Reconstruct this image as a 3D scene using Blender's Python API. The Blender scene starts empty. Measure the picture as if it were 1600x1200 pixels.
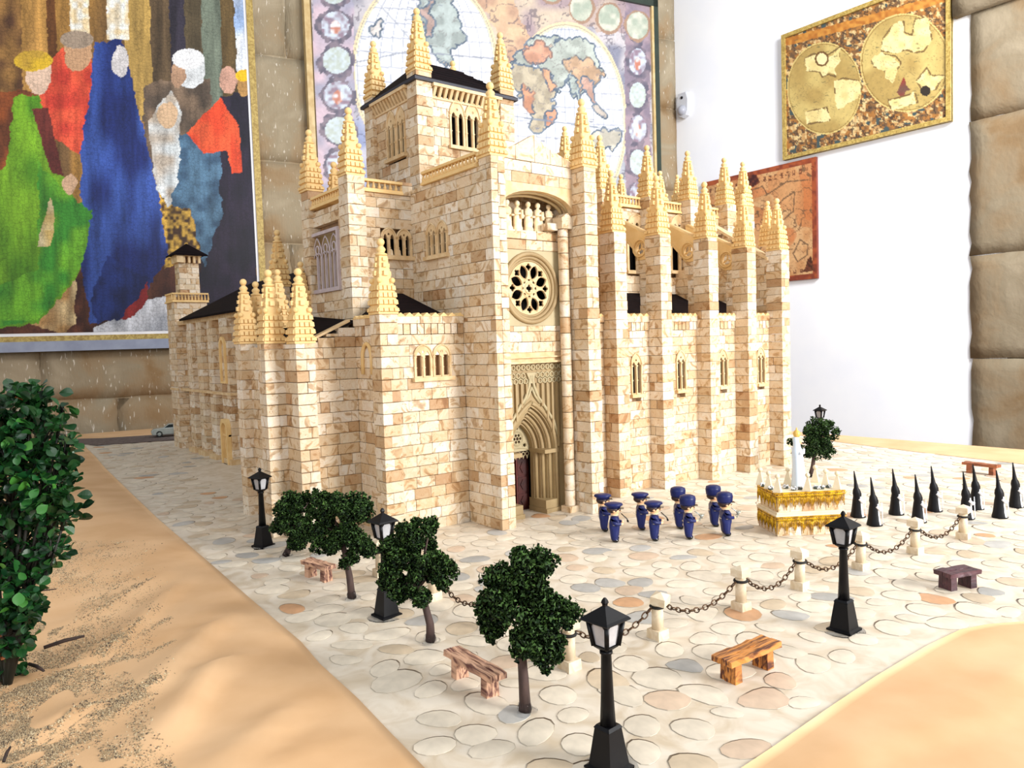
import bpy, bmesh, math, random
import numpy as np
from mathutils import Matrix, Vector
random.seed(7); rng = np.random.RandomState(5)
SC = bpy.context.scene
COL = SC.collection
# ------------------------------------------------------------------ camera (model scale: 1 unit = 10 cm)
F = 1165.0; H = 2.6
def _axes():
    a = np.array([1490., 110., -F]); b = np.array([-910., 33., -F])
    a /= np.linalg.norm(a); b /= np.linalg.norm(b)
    u = np.cross(a, b); u /= np.linalg.norm(u)
    m = a + b; m /= np.linalg.norm(m); d = np.cross(u, m)
    return np.array([(m - d) / math.sqrt(2), (m + d) / math.sqrt(2), u])
W = _axes(); CP = np.array([0, 0, H])
cam = bpy.data.cameras.new('camera'); co = bpy.data.objects.new('camera', cam); COL.objects.link(co)
cam.sensor_width = 36; cam.lens = 36 * F / 1600; cam.clip_start = 0.05; cam.clip_end = 300
co.matrix_world = Matrix([list(W[0]) + [0], list(W[1]) + [0], list(W[2]) + [H], [0, 0, 0, 1]])
SC.camera = co
# ------------------------------------------------------------------ light
wd = bpy.data.worlds.new('world'); SC.world = wd; wd.use_nodes = True
bg = wd.node_tree.nodes['Background']; bg.inputs[0].default_value = (0.90, 0.95, 1.0, 1); bg.inputs[1].default_value = 0.60
def area(name, loc, tgt, size, power, col):
    l = bpy.data.lights.new(name, 'AREA'); l.shape = 'SQUARE'; l.size = size; l.energy = power; l.color = col
    o = bpy.data.objects.new(name, l); COL.objects.link(o); o.location = loc
    o.rotation_euler = (Vector(tgt) - Vector(loc)).to_track_quat('-Z', 'Y').to_euler()
area('window_light_front', (13, -14, 7), (9, 9, 2.5), 7, 6000, (1.0, 0.99, 0.97))
area('window_light_side', (-10, -4, 9), (20, 15, 5), 8, 1000, (0.97, 0.98, 1.0))
area('fill_light_right', (19, 1, 17), (28.5, 15, 4.5), 6, 4000, (0.98, 0.99, 1.0))  # unseen fill added to whiten the right wall and the ground beside it
SC.view_settings.view_transform = 'Standard'; SC.view_settings.look = 'None'
SC.view_settings.gamma = 1; SC.view_settings.use_curve_mapping = False
SC.view_settings.exposure = 0.30
# ------------------------------------------------------------------ measuring helpers
def ray(x, y): return W @ np.array([x - 800., 600. - y, -F])
def G(x, y, z=0.0):
    r = ray(x, y); return CP + r * ((z - H) / r[2])
def PX(x, y, X): r = ray(x, y); return CP + r * X / r[0]
def PY(x, y, Y): r = ray(x, y); return CP + r * Y / r[1]
def P(p):
    c = (np.atleast_2d(p) - CP) @ W
    return np.stack([800 + F * c[:, 0] / -c[:, 2], 600 - F * c[:, 1] / -c[:, 2]], 1)
def depth(p): return -((np.array(p, float) - CP) @ W)[2]
def lin(c):
    c = np.array(c, float) / 255.
    return np.where(c <= 0.04045, c / 12.92, ((c + 0.055) / 1.055) ** 2.4)
def L4(c): return tuple(float(v) for v in lin(c)) + (1.0,)
# ------------------------------------------------------------------ materials
def nmat(name, rough=0.6, metal=0.0, spec=0.5):
    m = bpy.data.materials.new(name); m.use_nodes = True
    b = m.node_tree.nodes['Principled BSDF']
    b.inputs['Roughness'].default_value = rough; b.inputs['Metallic'].default_value = metal
    b.inputs['Specular IOR Level'].default_value = spec
    return m, m.node_tree, b
def mat(name, c1, c2=None, scale=8, rough=0.6, metal=0, spec=0.5, bump=0.0, detail=4, dist=0.0, stretch=None, coord='Object', pos=(0.35, 0.65)):
    m, t, b = nmat(name, rough, metal, spec)
    if c2 is None: c2 = tuple(v * 0.88 for v in c1)
    tc = t.nodes.new('ShaderNodeTexCoord'); n = t.nodes.new('ShaderNodeTexNoise'); r = t.nodes.new('ShaderNodeValToRGB')
    n.inputs['Scale'].default_value = scale; n.inputs['Detail'].default_value = detail; n.inputs['Distortion'].default_value = dist
    src = tc.outputs[coord]
    if stretch:
        mp = t.nodes.new('ShaderNodeMapping'); mp.inputs['Scale'].default_value = stretch
        t.links.new(src, mp.inputs[0]); src = mp.outputs[0]
    t.links.new(src, n.inputs['Vector']); t.links.new(n.outputs['Fac'], r.inputs[0])
    r.color_ramp.elements[0].position = pos[0]; r.color_ramp.elements[1].position = pos[1]
    r.color_ramp.elements[0].color = L4(c1); r.color_ramp.elements[1].color = L4(c2)
    t.links.new(r.outputs[0], b.inputs['Base Color'])
    if bump:
        bp = t.nodes.new('ShaderNodeBump'); bp.inputs['Strength'].default_value = bump; bp.inputs['Distance'].default_value = 0.02
        t.links.new(n.outputs['Fac'], bp.inputs['Height']); t.links.new(bp.outputs[0], b.inputs['Normal'])
    return m
def brick_mat(name, single):
    m, t, b = nmat(name, 0.55, 0, 0.35)
    L = t.links.new; N = t.nodes.new
    if single: a = N('ShaderNodeObjectInfo'); colo = a.outputs['Color']
    else: a = N('ShaderNodeAttribute'); a.attribute_name = 'Col'; colo = a.outputs['Color']
    g = N('ShaderNodeNewGeometry')
    sc = N('ShaderNodeVectorMath'); sc.operation = 'SCALE'; sc.inputs['Scale'].default_value = 57.0; L(colo, sc.inputs[0])
    ad = N('ShaderNodeVectorMath'); ad.operation = 'ADD'; L(g.outputs['Position'], ad.inputs[0]); L(sc.outputs[0], ad.inputs[1])
    n = N('ShaderNodeTexNoise'); n.inputs['Scale'].default_value = 3.4; n.inputs['Detail'].default_value = 3; n.inputs['Distortion'].default_value = 2.4
    L(ad.outputs[0], n.inputs['Vector'])
    r = N('ShaderNodeValToRGB'); e = r.color_ramp.elements
    e[0].position = 0.30; e[0].color = (0.56, 0.41, 0.28, 1); e[1].position = 0.62; e[1].color = (1, 1, 1, 1)
    x = e.new(0.405); x.color = (0.80, 0.66, 0.50, 1); x = e.new(0.47); x.color = (1, 0.97, 0.93, 1); x = e.new(0.54); x.color = (0.93, 0.85, 0.76, 1)
    L(n.outputs['Fac'], r.inputs[0])
    n2 = N('ShaderNodeTexNoise'); n2.inputs['Scale'].default_value = 9; n2.inputs['Detail'].default_value = 2; n2.inputs['Distortion'].default_value = 3.5
    L(ad.outputs[0], n2.inputs['Vector'])
    r2 = N('ShaderNodeValToRGB'); e = r2.color_ramp.elements
    e[0].position = 0.675; e[0].color = (1, 1, 1, 1); e[1].position = 0.73; e[1].color = (0.52, 0.30, 0.15, 1); L(n2.outputs['Fac'], r2.inputs[0])
    m1 = N('ShaderNodeMix'); m1.data_type = 'RGBA'; m1.blend_type = 'MULTIPLY'; m1.inputs[0].default_value = 1
    m2 = N('ShaderNodeMix'); m2.data_type = 'RGBA'; m2.blend_type = 'MULTIPLY'; m2.inputs[0].default_value = 0.8
    L(colo, m1.inputs[6]); L(r.outputs[0], m1.inputs[7]); L(m1.outputs[2], m2.inputs[6]); L(r2.outputs[0], m2.inputs[7])
    L(m2.outputs[2], b.inputs['Base Color'])
    return m
def attr_mat(name, rough=0.5, spec=0.3, noise=0.0, nscale=30, puzzle=0.0, metal=0.0):
    m, t, b = nmat(name, rough, metal, spec); L = t.links.new; N = t.nodes.new
    a = N('ShaderNodeAttribute'); a.attribute_name = 'Col'; out = a.outputs['Color']
    if noise:
        tc = N('ShaderNodeTexCoord'); n = N('ShaderNodeTexNoise'); n.inputs['Scale'].default_value = nscale; n.inputs['Detail'].default_value = 3; n.inputs['Distortion'].default_value = 0.5
        L(tc.outputs['Object'], n.inputs['Vector'])
        r = N('ShaderNodeMapRange'); r.inputs[1].default_value = 0.3; r.inputs[2].default_value = 0.7; r.inputs[3].default_value = 1 - noise; r.inputs[4].default_value = 1.0
        L(n.outputs['Fac'], r.inputs[0])
        mx = N('ShaderNodeVectorMath'); mx.operation = 'SCALE'; L(out, mx.inputs[0]); L(r.outputs[0], mx.inputs['Scale']); out = mx.outputs[0]
    if puzzle:
        tc = N('ShaderNodeTexCoord'); v = N('ShaderNodeTexVoronoi'); v.feature = 'DISTANCE_TO_EDGE'; v.inputs['Scale'].default_value = 9.5; v.inputs['Randomness'].default_value = 0.55
        n = N('ShaderNodeTexNoise'); n.inputs['Scale'].default_value = 9
        ad = N('ShaderNodeMix'); ad.data_type = 'VECTOR'; ad.inputs[0].default_value = 0.09
        L(tc.outputs['Object'], n.inputs['Vector']); L(tc.outputs['Object'], ad.inputs[4]); L(n.outputs['Color'], ad.inputs[5]); L(ad.outputs[1], v.inputs['Vector'])
        r = N('ShaderNodeMapRange'); r.inputs[1].default_value = 0.0; r.inputs[2].default_value = 0.09; r.inputs[3].default_value = 1 - puzzle; r.inputs[4].default_value = 1.0
        L(v.outputs['Distance'], r.inputs[0])
        mx = N('ShaderNodeVectorMath'); mx.operation = 'SCALE'; L(out, mx.inputs[0]); L(r.outputs[0], mx.inputs['Scale']); out = mx.outputs[0]
    L(out, b.inputs['Base Color']); return m
M = {}
M['brick'] = brick_mat('marbled_brick', False); M['brick1'] = brick_mat('marbled_brick_single', True)
M['mortar'] = mat('joint', (150, 116, 82), (168, 130, 92), 10)
M['sand'] = mat('cast_yellow_stone', (234, 200, 140), (226, 188, 124), 5, 0.6)
M['frame'] = mat('cast_cream_stone', (222, 196, 154), (204, 170, 122), 7, 0.6)
M['khaki'] = mat('cast_khaki', (166, 143, 102), (152, 128, 90), 3, 0.6)
M['palekhaki'] = mat('cast_pale_khaki', (182, 168, 132), (172, 156, 120), 3, 0.6)
M['lilac'] = mat('cast_lilac', (196, 182, 184), (180, 166, 168), 5, 0.6)
M['dark'] = mat('dark_void', (10, 8, 8), (14, 10, 10), 5, 0.9, spec=0.1)
M['roof'] = mat('dark_slate', (24, 15, 17), (14, 9, 11), 5, 0.85, spec=0.08, stretch=(1, 1, 8))
M['roofblue'] = mat('blue_black_edge', (34, 34, 50), (24, 24, 36), 5, 0.5)
M['door'] = mat('dark_red_wood', (74, 20, 14), (44, 10, 8), 6, 0.45)
M['statue'] = mat('ivory', (250, 232, 200), (232, 205, 160), 14, 0.6)
M['black'] = mat('black_plastic', (9, 9, 13), (5, 5, 8), 5, 0.42, spec=0.22)
M['glass'] = mat('frosted_pane', (186, 186, 188), (160, 160, 164), 9, 0.2)
M['rope'] = mat('black_cord', (14, 12, 12), (24, 22, 22), 20, 0.8)
M['chain'] = mat('aged_brass', (92, 66, 44), (60, 42, 30), 12, 0.35, metal=0.7)
M['bollard'] = mat('cream_marble', (226, 210, 184), (208, 184, 148), 6, 0.5, dist=2)
M['bark'] = mat('brown_bark', (78, 58, 52), (50, 36, 32), 12, 0.8, bump=0.5, stretch=(1, 1, .3))
M['glue'] = None
M['bench_pink'] = mat('bench_rosy_wood', (204, 160, 130), (92, 50, 42), 14, 0.6, bump=0.6, stretch=(.25, 3, 1), dist=.6, pos=(.42, .6))
M['bench_amber'] = mat('bench_amber_wood', (206, 134, 62), (84, 38, 20), 14, 0.45, bump=0.6, stretch=(.25, 3, 1), dist=.6, pos=(.42, .6))
M['bench_plum'] = mat('bench_plum_wood', (84, 46, 54), (50, 26, 34), 14, 0.5, bump=0.6, stretch=(.25, 3, 1), dist=.6)
M['bench_red'] = mat('bench_red_wood', (168, 98, 58), (112, 58, 34), 14, 0.5, bump=0.4, stretch=(.25, 3, 1), dist=.6)
M['navy'] = mat('navy_paint', (24, 34, 92), (18, 26, 74), 6, 0.4, spec=.3)
M['skin'] = mat('skin_paint', (244, 196, 150), (236, 184, 138), 6, 0.5)
M['hair'] = mat('dark_brown_paint', (52, 28, 26), (42, 22, 20), 6, 0.5)
M['boot'] = mat('glossy_black_paint', (12, 12, 20), (8, 8, 14), 6, 0.15)
M['cream'] = mat('cream_paint', (226, 210, 178), (216, 198, 164), 6, 0.5)
M['white'] = mat('white_paint', (228, 228, 230), (216, 218, 224), 6, 0.5)
M['paleblue'] = mat('pale_blue_white', (214, 224, 234), (196, 210, 226), 3, 0.5, stretch=(8, 8, .5))
M['cloth'] = mat('black_cloth', (5, 5, 9), (10, 10, 15), 6, 0.5, spec=.2)
M['gold'] = mat('gold_fringe', (232, 184, 34), (150, 104, 10), 22, 0.3, metal=0.5)
M['goldp'] = mat('gold_paint', (238, 200, 110), (214, 168, 80), 8, 0.4, metal=0.2)
M['silver'] = mat('silver_paint', (186, 192, 186), (160, 168, 162), 4, 0.25, metal=0.5)
M['carglass'] = mat('car_glass', (30, 40, 44), (20, 28, 32), 4, 0.1)
M['tyre'] = mat('tyre', (18, 18, 18), (28, 28, 28), 4, 0.8)
M['asphalt'] = mat('asphalt', (112, 98, 92), (88, 74, 70), 12, 0.9)
M['paving'] = mat('paving_bed', (220, 208, 190), (198, 180, 154), 3.2, 0.5, dist=1.2, detail=8, pos=(.4, .68))
M['kraft'] = mat('kraft_paper', (220, 180, 136), (206, 163, 117), 1.2, 0.7, bump=0.2, detail=8)
M['plaster'] = mat('white_plaster', (246, 247, 250), (240, 242, 248), 0.5, 0.9, bump=0.1)
M['board'] = mat('board', (200, 160, 110), (180, 140, 96), 3)
M['puzzleborder'] = mat('gold_puzzle_border', (196, 170, 96), (150, 122, 56), 9, 0.5, dist=1)
M['bluegrey'] = mat('blue_grey_rail', (150, 158, 178), (134, 142, 164), 2, 0.5)
M['greenframe'] = mat('dark_green_frame', (44, 58, 46), (34, 46, 38), 2, 0.4)
M['goldframe'] = mat('gold_edge', (214, 190, 140), (190, 160, 104), 3, 0.4)
M['whitestrip'] = mat('white_strip', (240, 240, 244), (230, 230, 236), 2)
M['floorc'] = mat('floor_tiles', (150, 120, 95), (130, 104, 82), 1)
M['stones'] = attr_mat('printed_cobble', 0.45, 0.3, 0.2, 7)
M['attr'] = attr_mat('coloured', 0.6, 0.3, 0.0)
M['foliage'] = attr_mat('foliage', 0.6, 0.2, 0.0)
M['print'] = attr_mat('painting_print', 0.5, 0.3, 0.22, 10, puzzle=0.38)
M['mapprint'] = attr_mat('map_print', 0.5, 0.3, 0.16, 6)
M['twig'] = mat('twig', (62, 44, 36), (40, 28, 24), 12, .8)
def glue_mat():
    m, t, b = nmat('hot_glue', 0.12, 0, 0.5); b.inputs['Base Color'].default_value = (0.9, 0.92, 0.95, 1)
    b.inputs['Transmission Weight'].default_value = 1; b.inputs['IOR'].default_value = 1.12; b.inputs['Roughness'].default_value = .03; return m
M['glue'] = glue_mat()
def leaf_mat():
    m, t, b = nmat('leaf_green', 0.35, 0, 0.4); N = t.nodes.new; L = t.links.new
    o = N('ShaderNodeObjectInfo'); r = N('ShaderNodeValToRGB'); L(o.outputs['Random'], r.inputs[0])
    r.color_ramp.elements[0].color = L4((10, 40, 20)); r.color_ramp.elements[1].color = L4((70, 130, 50)); x = r.color_ramp.elements.new(.6); x.color = L4((22, 72, 34))
    L(r.outputs[0], b.inputs['Base Color']); return m
M['leaf'] = leaf_mat()
def stone_mat(name, mk):
    m, t, b = nmat(name, 0.9, 0, 0.2); N = t.nodes.new; L = t.links.new
    tc = N('ShaderNodeTexCoord'); n = N('ShaderNodeTexNoise'); n.inputs['Scale'].default_value = 0.55; n.inputs['Detail'].default_value = 8; n.inputs['Distortion'].default_value = .7
    L(tc.outputs['Object'], n.inputs['Vector']); r = N('ShaderNodeValToRGB'); e = r.color_ramp.elements
    e[0].position = .32; e[0].color = L4((146, 118, 84)); e[1].position = .68; e[1].color = L4((172, 158, 134))
    x = e.new(.45); x.color = L4((158, 138, 110)); x = e.new(.55); x.color = L4((156, 142, 118)); L(n.outputs['Fac'], r.inputs[0])
    mp = N('ShaderNodeMapping'); mp.inputs['Rotation'].default_value = (0, .9, 0); mp.inputs['Scale'].default_value = (3.2, 1, .7)
    n2 = N('ShaderNodeTexNoise'); n2.inputs['Scale'].default_value = 4.6; n2.inputs['Detail'].default_value = 2; L(tc.outputs['Object'], mp.inputs[0]); L(mp.outputs[0], n2.inputs['Vector'])
    r2 = N('ShaderNodeValToRGB'); e = r2.color_ramp.elements; e[0].position = .66; e[0].color = (0, 0, 0, 1); e[1].position = .71; e[1].color = (1, 1, 1, 1); L(n2.outputs['Fac'], r2.inputs[0])
    mx = N('ShaderNodeMix'); mx.data_type = 'RGBA'; (L(r2.outputs[0], mx.inputs[0]) if mk else mx.inputs[0].__setattr__('default_value', 0.38)); L(r.outputs[0], mx.inputs[6]); mx.inputs[7].default_value = L4((214, 204, 188) if mk else (92, 80, 62))
    L(mx.outputs[2], b.inputs['Base Color'])
    bp = N('ShaderNodeBump'); bp.inputs['Strength'].default_value = .5; bp.inputs['Distance'].default_value = .1; L(n.outputs['Fac'], bp.inputs['Height'])
    bp2 = N('ShaderNodeBump'); bp2.inputs['Strength'].default_value = .4; bp2.inputs['Distance'].default_value = .06; L(n2.outputs['Fac'], bp2.inputs['Height']); L(bp.outputs[0], bp2.inputs['Normal'])
    L(bp2.outputs[0], b.inputs['Normal']); return m
M['ashlar'] = stone_mat('old_ashlar', 1); M['jamb'] = stone_mat('smooth_ashlar', 0)
# ------------------------------------------------------------------ mesh building
class MB:
    def __init__(s): s.v = []; s.f = []; s.c = []; s.m = []; s.sm = []
    def add(s, vs, fs, col=None, mi=0, smooth=False):
        o = len(s.v); s.v += [tuple(map(float, p)) for p in vs]
        for f in fs: s.f.append(tuple(i + o for i in f)); s.c.append(col); s.m.append(mi); s.sm.append(smooth)
        return s
    def box(s, x0, x1, y0, y1, z0, z1, col=None, mi=0, t=None, taper=0.0):
        a = taper
        vs = [(x0, y0, z0), (x1, y0, z0), (x1, y1, z0), (x0, y1, z0), (x0 + a, y0 + a, z1), (x1 - a, y0 + a, z1), (x1 - a, y1 - a, z1), (x0 + a, y1 - a, z1)]
        if t: vs = [t(*p) for p in vs]
        return s.add(vs, [(3, 2, 1, 0), (4, 5, 6, 7), (0, 1, 5, 4), (1, 2, 6, 5), (2, 3, 7, 6), (3, 0, 4, 7)], col, mi)
    def lathe(s, prof, n=12, at=(0, 0, 0), col=None, mi=0, smooth=True, sx=1, sy=1, rot=0, t=None):
        vs = []; fs = []
        for r, z in prof:
            for k in range(n):
                a = 2 * math.pi * k / n + rot; p = (at[0] + r * sx * math.cos(a), at[1] + r * sy * math.sin(a), at[2] + z); vs.append(t(*p) if t else p)
        for i in range(len(prof) - 1):
            for k in range(n): k2 = (k + 1) % n; fs.append((i * n + k, i * n + k2, (i + 1) * n + k2, (i + 1) * n + k))
        s.add(vs, fs, col, mi, smooth)
        o = len(s.v) - len(vs); s.f.append(tuple(o + k for k in reversed(range(n)))); s.c.append(col); s.m.append(mi); s.sm.append(False)
        s.f.append(tuple(o + (len(prof) - 1) * n + k for k in range(n))); s.c.append(col); s.m.append(mi); s.sm.append(False); return s
    def ball(s, c, r, n=10, m=6, col=None, mi=0, sz=1.0, t=None):
        return s.lathe([(r * math.sin(math.pi * (i + .02) / (m + .04)), -r * sz * math.cos(math.pi * (i + .02) / (m + .04))) for i in range(m + 1)], n, c, col, mi, t=t)
    def tube(s, pts, r, n=8, col=None, mi=0, closed=False, smooth=True, t=None):
        pts = [Vector(p) for p in pts]; N = len(pts); rs = r if isinstance(r, (list, tuple)) else [r] * N; vs = []; fs = []
        up = Vector((0, 0, 1))
        for i, p in enumerate(pts):
            a = pts[(i - 1) % N] if (closed or i > 0) else p; b = pts[(i + 1) % N] if (closed or i < N - 1) else p
            d = (b - a).normalized() if (b - a).length > 1e-9 else up
            e = d.cross(up if abs(d.z) < 0.93 else Vector((0, 1, 0)))
            if e.length < 1e-6: e = d.cross(Vector((1, 0, 0)))
            e.normalize(); g = d.cross(e)
            for k in range(n):
                an = 2 * math.pi * k / n; q = p + (e * math.cos(an) + g * math.sin(an)) * rs[i]; vs.append(t(*q) if t else q)
        for i in range(N if closed else N - 1):
            j = (i + 1) % N
            for k in range(n): k2 = (k + 1) % n; fs.append((i * n + k, i * n + k2, j * n + k2, j * n + k))
        if not closed: fs += [tuple(reversed(range(n))), tuple((N - 1) * n + k for k in range(n))]
        return s.add(vs, fs, col, mi, smooth)
    def prism(s, pts, w0, w1, t, col=None, mi=0):      # convex-ish outline in (u,v), extruded along w
        n = len(pts); vs = [t(u, v, w0) for u, v in pts] + [t(u, v, w1) for u, v in pts]
        return s.add(vs, [tuple(range(n)), tuple(reversed(range(n, 2 * n)))] + [(i, i + n, (i + 1) % n + n, (i + 1) % n) for i in range(n)], col, mi)
    def plate(s, outer, holes, w0, w1, t, col=None, mi=0, bevel=0.0):   # outline with holes, extruded
        cu = bpy.data.curves.new('tmp', 'CURVE'); cu.dimensions = '2D'; cu.fill_mode = 'BOTH'; cu.extrude = abs(w1 - w0) / 2; cu.bevel_depth = bevel; cu.bevel_resolution = 0
        for pl in [outer] + list(holes):
            sp = cu.splines.new('POLY'); sp.points.add(len(pl) - 1); sp.use_cyclic_u = True
            for q, (a, b) in zip(sp.points, pl): q.co = (a, b, 0, 1)
        ob = bpy.data.objects.new('tmp', cu); me = bpy.data.meshes.new_from_object(ob); mid = (w0 + w1) / 2
        s.add([t(v.co.x, v.co.y, mid + v.co.z) for v in me.vertices], [tuple(p.vertices) for p in me.polygons], col, mi)
        bpy.data.objects.remove(ob); bpy.data.curves.remove(cu); bpy.data.meshes.remove(me); return s
    def mesh(s, name, mats, fix=True):
        me = bpy.data.meshes.new(name); me.from_pydata(s.v, [], s.f)
        if not isinstance(mats, (list, tuple)): mats = [mats]
        for q in mats: me.materials.append(q)
        me.polygons.foreach_set('material_index', s.m); me.polygons.foreach_set('use_smooth', s.sm)
        if any(c is not None for c in s.c):
            ca = me.color_attributes.new('Col', 'FLOAT_COLOR', 'CORNER'); buf = np.ones((len(me.loops), 4), np.float32); i = 0
            for f, c in zip(s.f, s.c):
                k = len(f)
                if c is not None: buf[i:i + k, :3] = c
                i += k
            ca.data.foreach_set('color', buf.ravel())
        if fix:
            b = bmesh.new(); b.from_mesh(me); bmesh.ops.recalc_face_normals(b, faces=b.faces); b.to_mesh(me); b.free()
        me.update(); return me
    def obj(s, name, mats, parent=None, fix=True, **kw):
        return link(name, s.mesh(name, mats, fix), parent, **kw)
def fast(name, V, T, C, m, parent=None, kind=None):
    n, k, _ = V.shape; T = np.array(T); fn, fk = T.shape
    me = bpy.data.meshes.new(name); me.vertices.add(n * k); me.vertices.foreach_set('co', V.astype(np.float32).ravel())
    F = (T[None] + (np.arange(n) * k)[:, None, None]).reshape(-1); me.loops.add(len(F)); me.loops.foreach_set('vertex_index', F.astype(np.int32))
    me.polygons.add(n * fn); me.polygons.foreach_set('loop_start', np.arange(0, len(F), fk, dtype=np.int32)); me.update(calc_edges=True)
    me.materials.append(m); ca = me.color_attributes.new('Col', 'FLOAT_COLOR', 'POINT'); b = np.ones((n, k, 4), np.float32); b[..., :3] = np.clip(C, 0, 1)[:, None]; ca.data.foreach_set('color', b.ravel())
    return link(name, me, parent, kind=kind)
def link(name, me, parent=None, loc=None, rz=0, kind=None, label=None):
    o = bpy.data.objects.new(name, me); COL.objects.link(o)
    if parent: o.parent = parent
    if loc is not None: o.location = loc
    if rz: o.rotation_euler = (0, 0, rz)
    if kind: o['kind'] = kind
    if label: o['label'] = label
    return o
def tag(o, label, cat, group=None, kind=None):
    o['label'] = label; o['category'] = cat
    if group: o['group'] = group
    if kind: o['kind'] = kind
    return o
def thing(name, label, cat, loc=(0, 0, 0), rz=0, group=None):
    o = link(name, None, None, tuple(map(float, loc)), rz); return tag(o, label, cat, group)
def copy_thing(src, loc, rz=0, label=None, scale=1):
    r = src.copy(); COL.objects.link(r); r.location = tuple(map(float, loc)); r.rotation_euler = (0, 0, rz)
    if scale != 1: r.scale = (scale,) * 3
    if label: r['label'] = label
    def rec(a, b):
        for ch in [c for c in bpy.data.objects if c.parent == a]:
            d = ch.copy(); COL.objects.link(d); d.parent = b; rec(ch, d)
    rec(src, r); return r
def FA(c): return lambda u, v, w: (u, c - w, v)        # faces -Y, u = X
def FB(c): return lambda u, v, w: (c - w, u, v)        # faces -X, u = Y
def parch(cx, z0, zs, w, h, n=7):                       # pointed-arch outline, spring zs, rise h
    h2 = w / 2; R = (h * h + h2 * h2) / (2 * h2) if h >= h2 else h2
    pts = [(cx - h2, z0)]
    a1 = math.asin(min(1, h / R))
    for i in range(n + 1): a = a1 * i / n; pts.append((cx - h2 + R - R * math.cos(a), zs + R * math.sin(a)))
    for i in range(n, -1, -1): a = a1 * i / n; pts.append((cx + h2 - R + R * math.cos(a), zs + R * math.sin(a)))
    pts.append((cx + h2, z0)); return pts
def circ(cx, cz, r, n=20, a0=0): return [(cx + r * math.cos(a0 + 2 * math.pi * k / n), cz + r * math.sin(a0 + 2 * math.pi * k / n)) for k in range(n)]
# ================================================================== ROOM
q0 = np.array([6.7, 29.1, 0]); ang = math.radians(12.3); dW = np.array([math.cos(ang), -math.sin(ang), 0]); nW = np.array([-math.sin(ang), -math.cos(ang), 0])
def WB(x, y, off=0.0):
    r = ray(x, y); p0 = q0 + nW * off; t = np.dot(p0 - CP, nW) / np.dot(r, nW); p = CP + t * r; return float(np.dot(p - q0, dW)), float(p[2])
def tW(u, v, w): p = q0 + dW * u + nW * w; return (p[0], p[1], v)
XR = 29.6
tR = FB(XR)
CORN = WB(1062, 300)[0]
MB().box(-14, 33, -14, 34, -9.2, -9).obj('floor', M['floorc'], kind='structure')
wb = MB(); wb.box(-14, CORN + .4, -9, 26, -1.2, -.10, t=lambda u, v, w: tW(u, v, w)).obj('tmp', M['mortar'])
bpy.data.objects['tmp'].data.materials[0] = M['ashlar']; wall_back = bpy.data.objects['tmp']; wall_back.name = 'wall_back'; wall_back['kind'] = 'structure'
wall_right = MB().box(9.85, 24.6, -9, 26, -1, 0, t=tR).obj('wall_right', M['plaster'], kind='structure')
MB().box(-14, 9.95, -9, 26, -1, -.45, t=tR).obj('wall_right_return', M['plaster'], wall_right)
def rough_stone(u0, u1, z0, z1, w, t, seed, parent, jag=0.12, wb_=-.4, mt='ashlar'):
    r = random.Random(seed); nu = max(2, int((u1 - u0) / .42)); nv = max(2, int((z1 - z0) / .42)); vs = []; fs = []
    for j in range(nv + 1):
        for i in range(nu + 1):
            e = i in (0, nu) or j in (0, nv)
            vs.append(t(u0 + (u1 - u0) * i / nu + (r.uniform(-1, 1) * jag if 1 else 0), z0 + (z1 - z0) * j / nv + r.uniform(-1, 1) * jag * .5, w + (-.1 if e else r.uniform(-.03, .07))))
    for j in range(nv):
        for i in range(nu): a = j * (nu + 1) + i; fs.append((a, a + 1, a + nu + 2, a + nu + 1))
    rim = [i for i in range(nu + 1)] + [j * (nu + 1) + nu for j in range(1, nv + 1)] + [nv * (nu + 1) + i for i in range(nu - 1, -1, -1)] + [j * (nu + 1) for j in range(nv - 1, 0, -1)]
    o = len(vs); cu_, cv_ = (u0 + u1) / 2, (z0 + z1) / 2
    for k in rim:
        i, j = k % (nu + 1), k // (nu + 1); vs.append(t(u0 + (u1 - u0) * i / nu, z0 + (z1 - z0) * j / nv, wb_))
    n = len(rim)
    for k in range(n): fs.append((rim[k], o + k, o + (k + 1) % n, rim[(k + 1) % n]))
    m = MB(); m.add(vs, fs, None, 0, True); return m.obj('stone', M[mt], parent)
zrow = [-9, -5, -1.2, WB(150, 623)[1], WB(150, 542)[1] + .1]
cz = [WB(435, 535)[1], WB(435, 380)[1], WB(435, 252)[1], WB(435, 88)[1], WB(435, 0)[1] + 1.2, 21, 26]
k = 0
rows = [(-5, -1.2), (-1.2, WB(150, 623)[1]), (WB(150, 623)[1], cz[0])] + list(zip(cz[:-1], cz[1:]))
for ri, (a, b) in enumerate(rows):
    for rng_ in ((-14, 7.0), (20.8, CORN)):
        u = rng_[0] + (ri % 3) * 1.3
        edges = [rng_[0]]
        while u < rng_[1] - 2.2: edges.append(u + random.uniform(3.2, 5.5)); u = edges[-1]
        edges = [e for e in edges if e < rng_[1] - 1.2] + [rng_[1]]
        if ri == 1: edges = [e for e in edges if abs(e - WB(184, 650)[0]) > 1.5] + [WB(184, 650)[0]]; edges.sort()
        for e0, e1 in zip(edges[:-1], edges[1:]):
            if e1 <= e0 + .1: continue
            if ri > 2 and rng_[0] < 0 and e1 < 2.6: continue
            k += 1; rough_stone(e0 + .03, e1 - .03, a + .03, b - .03, 0.04, tW, k, wall_back, .045, -.3)
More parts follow.
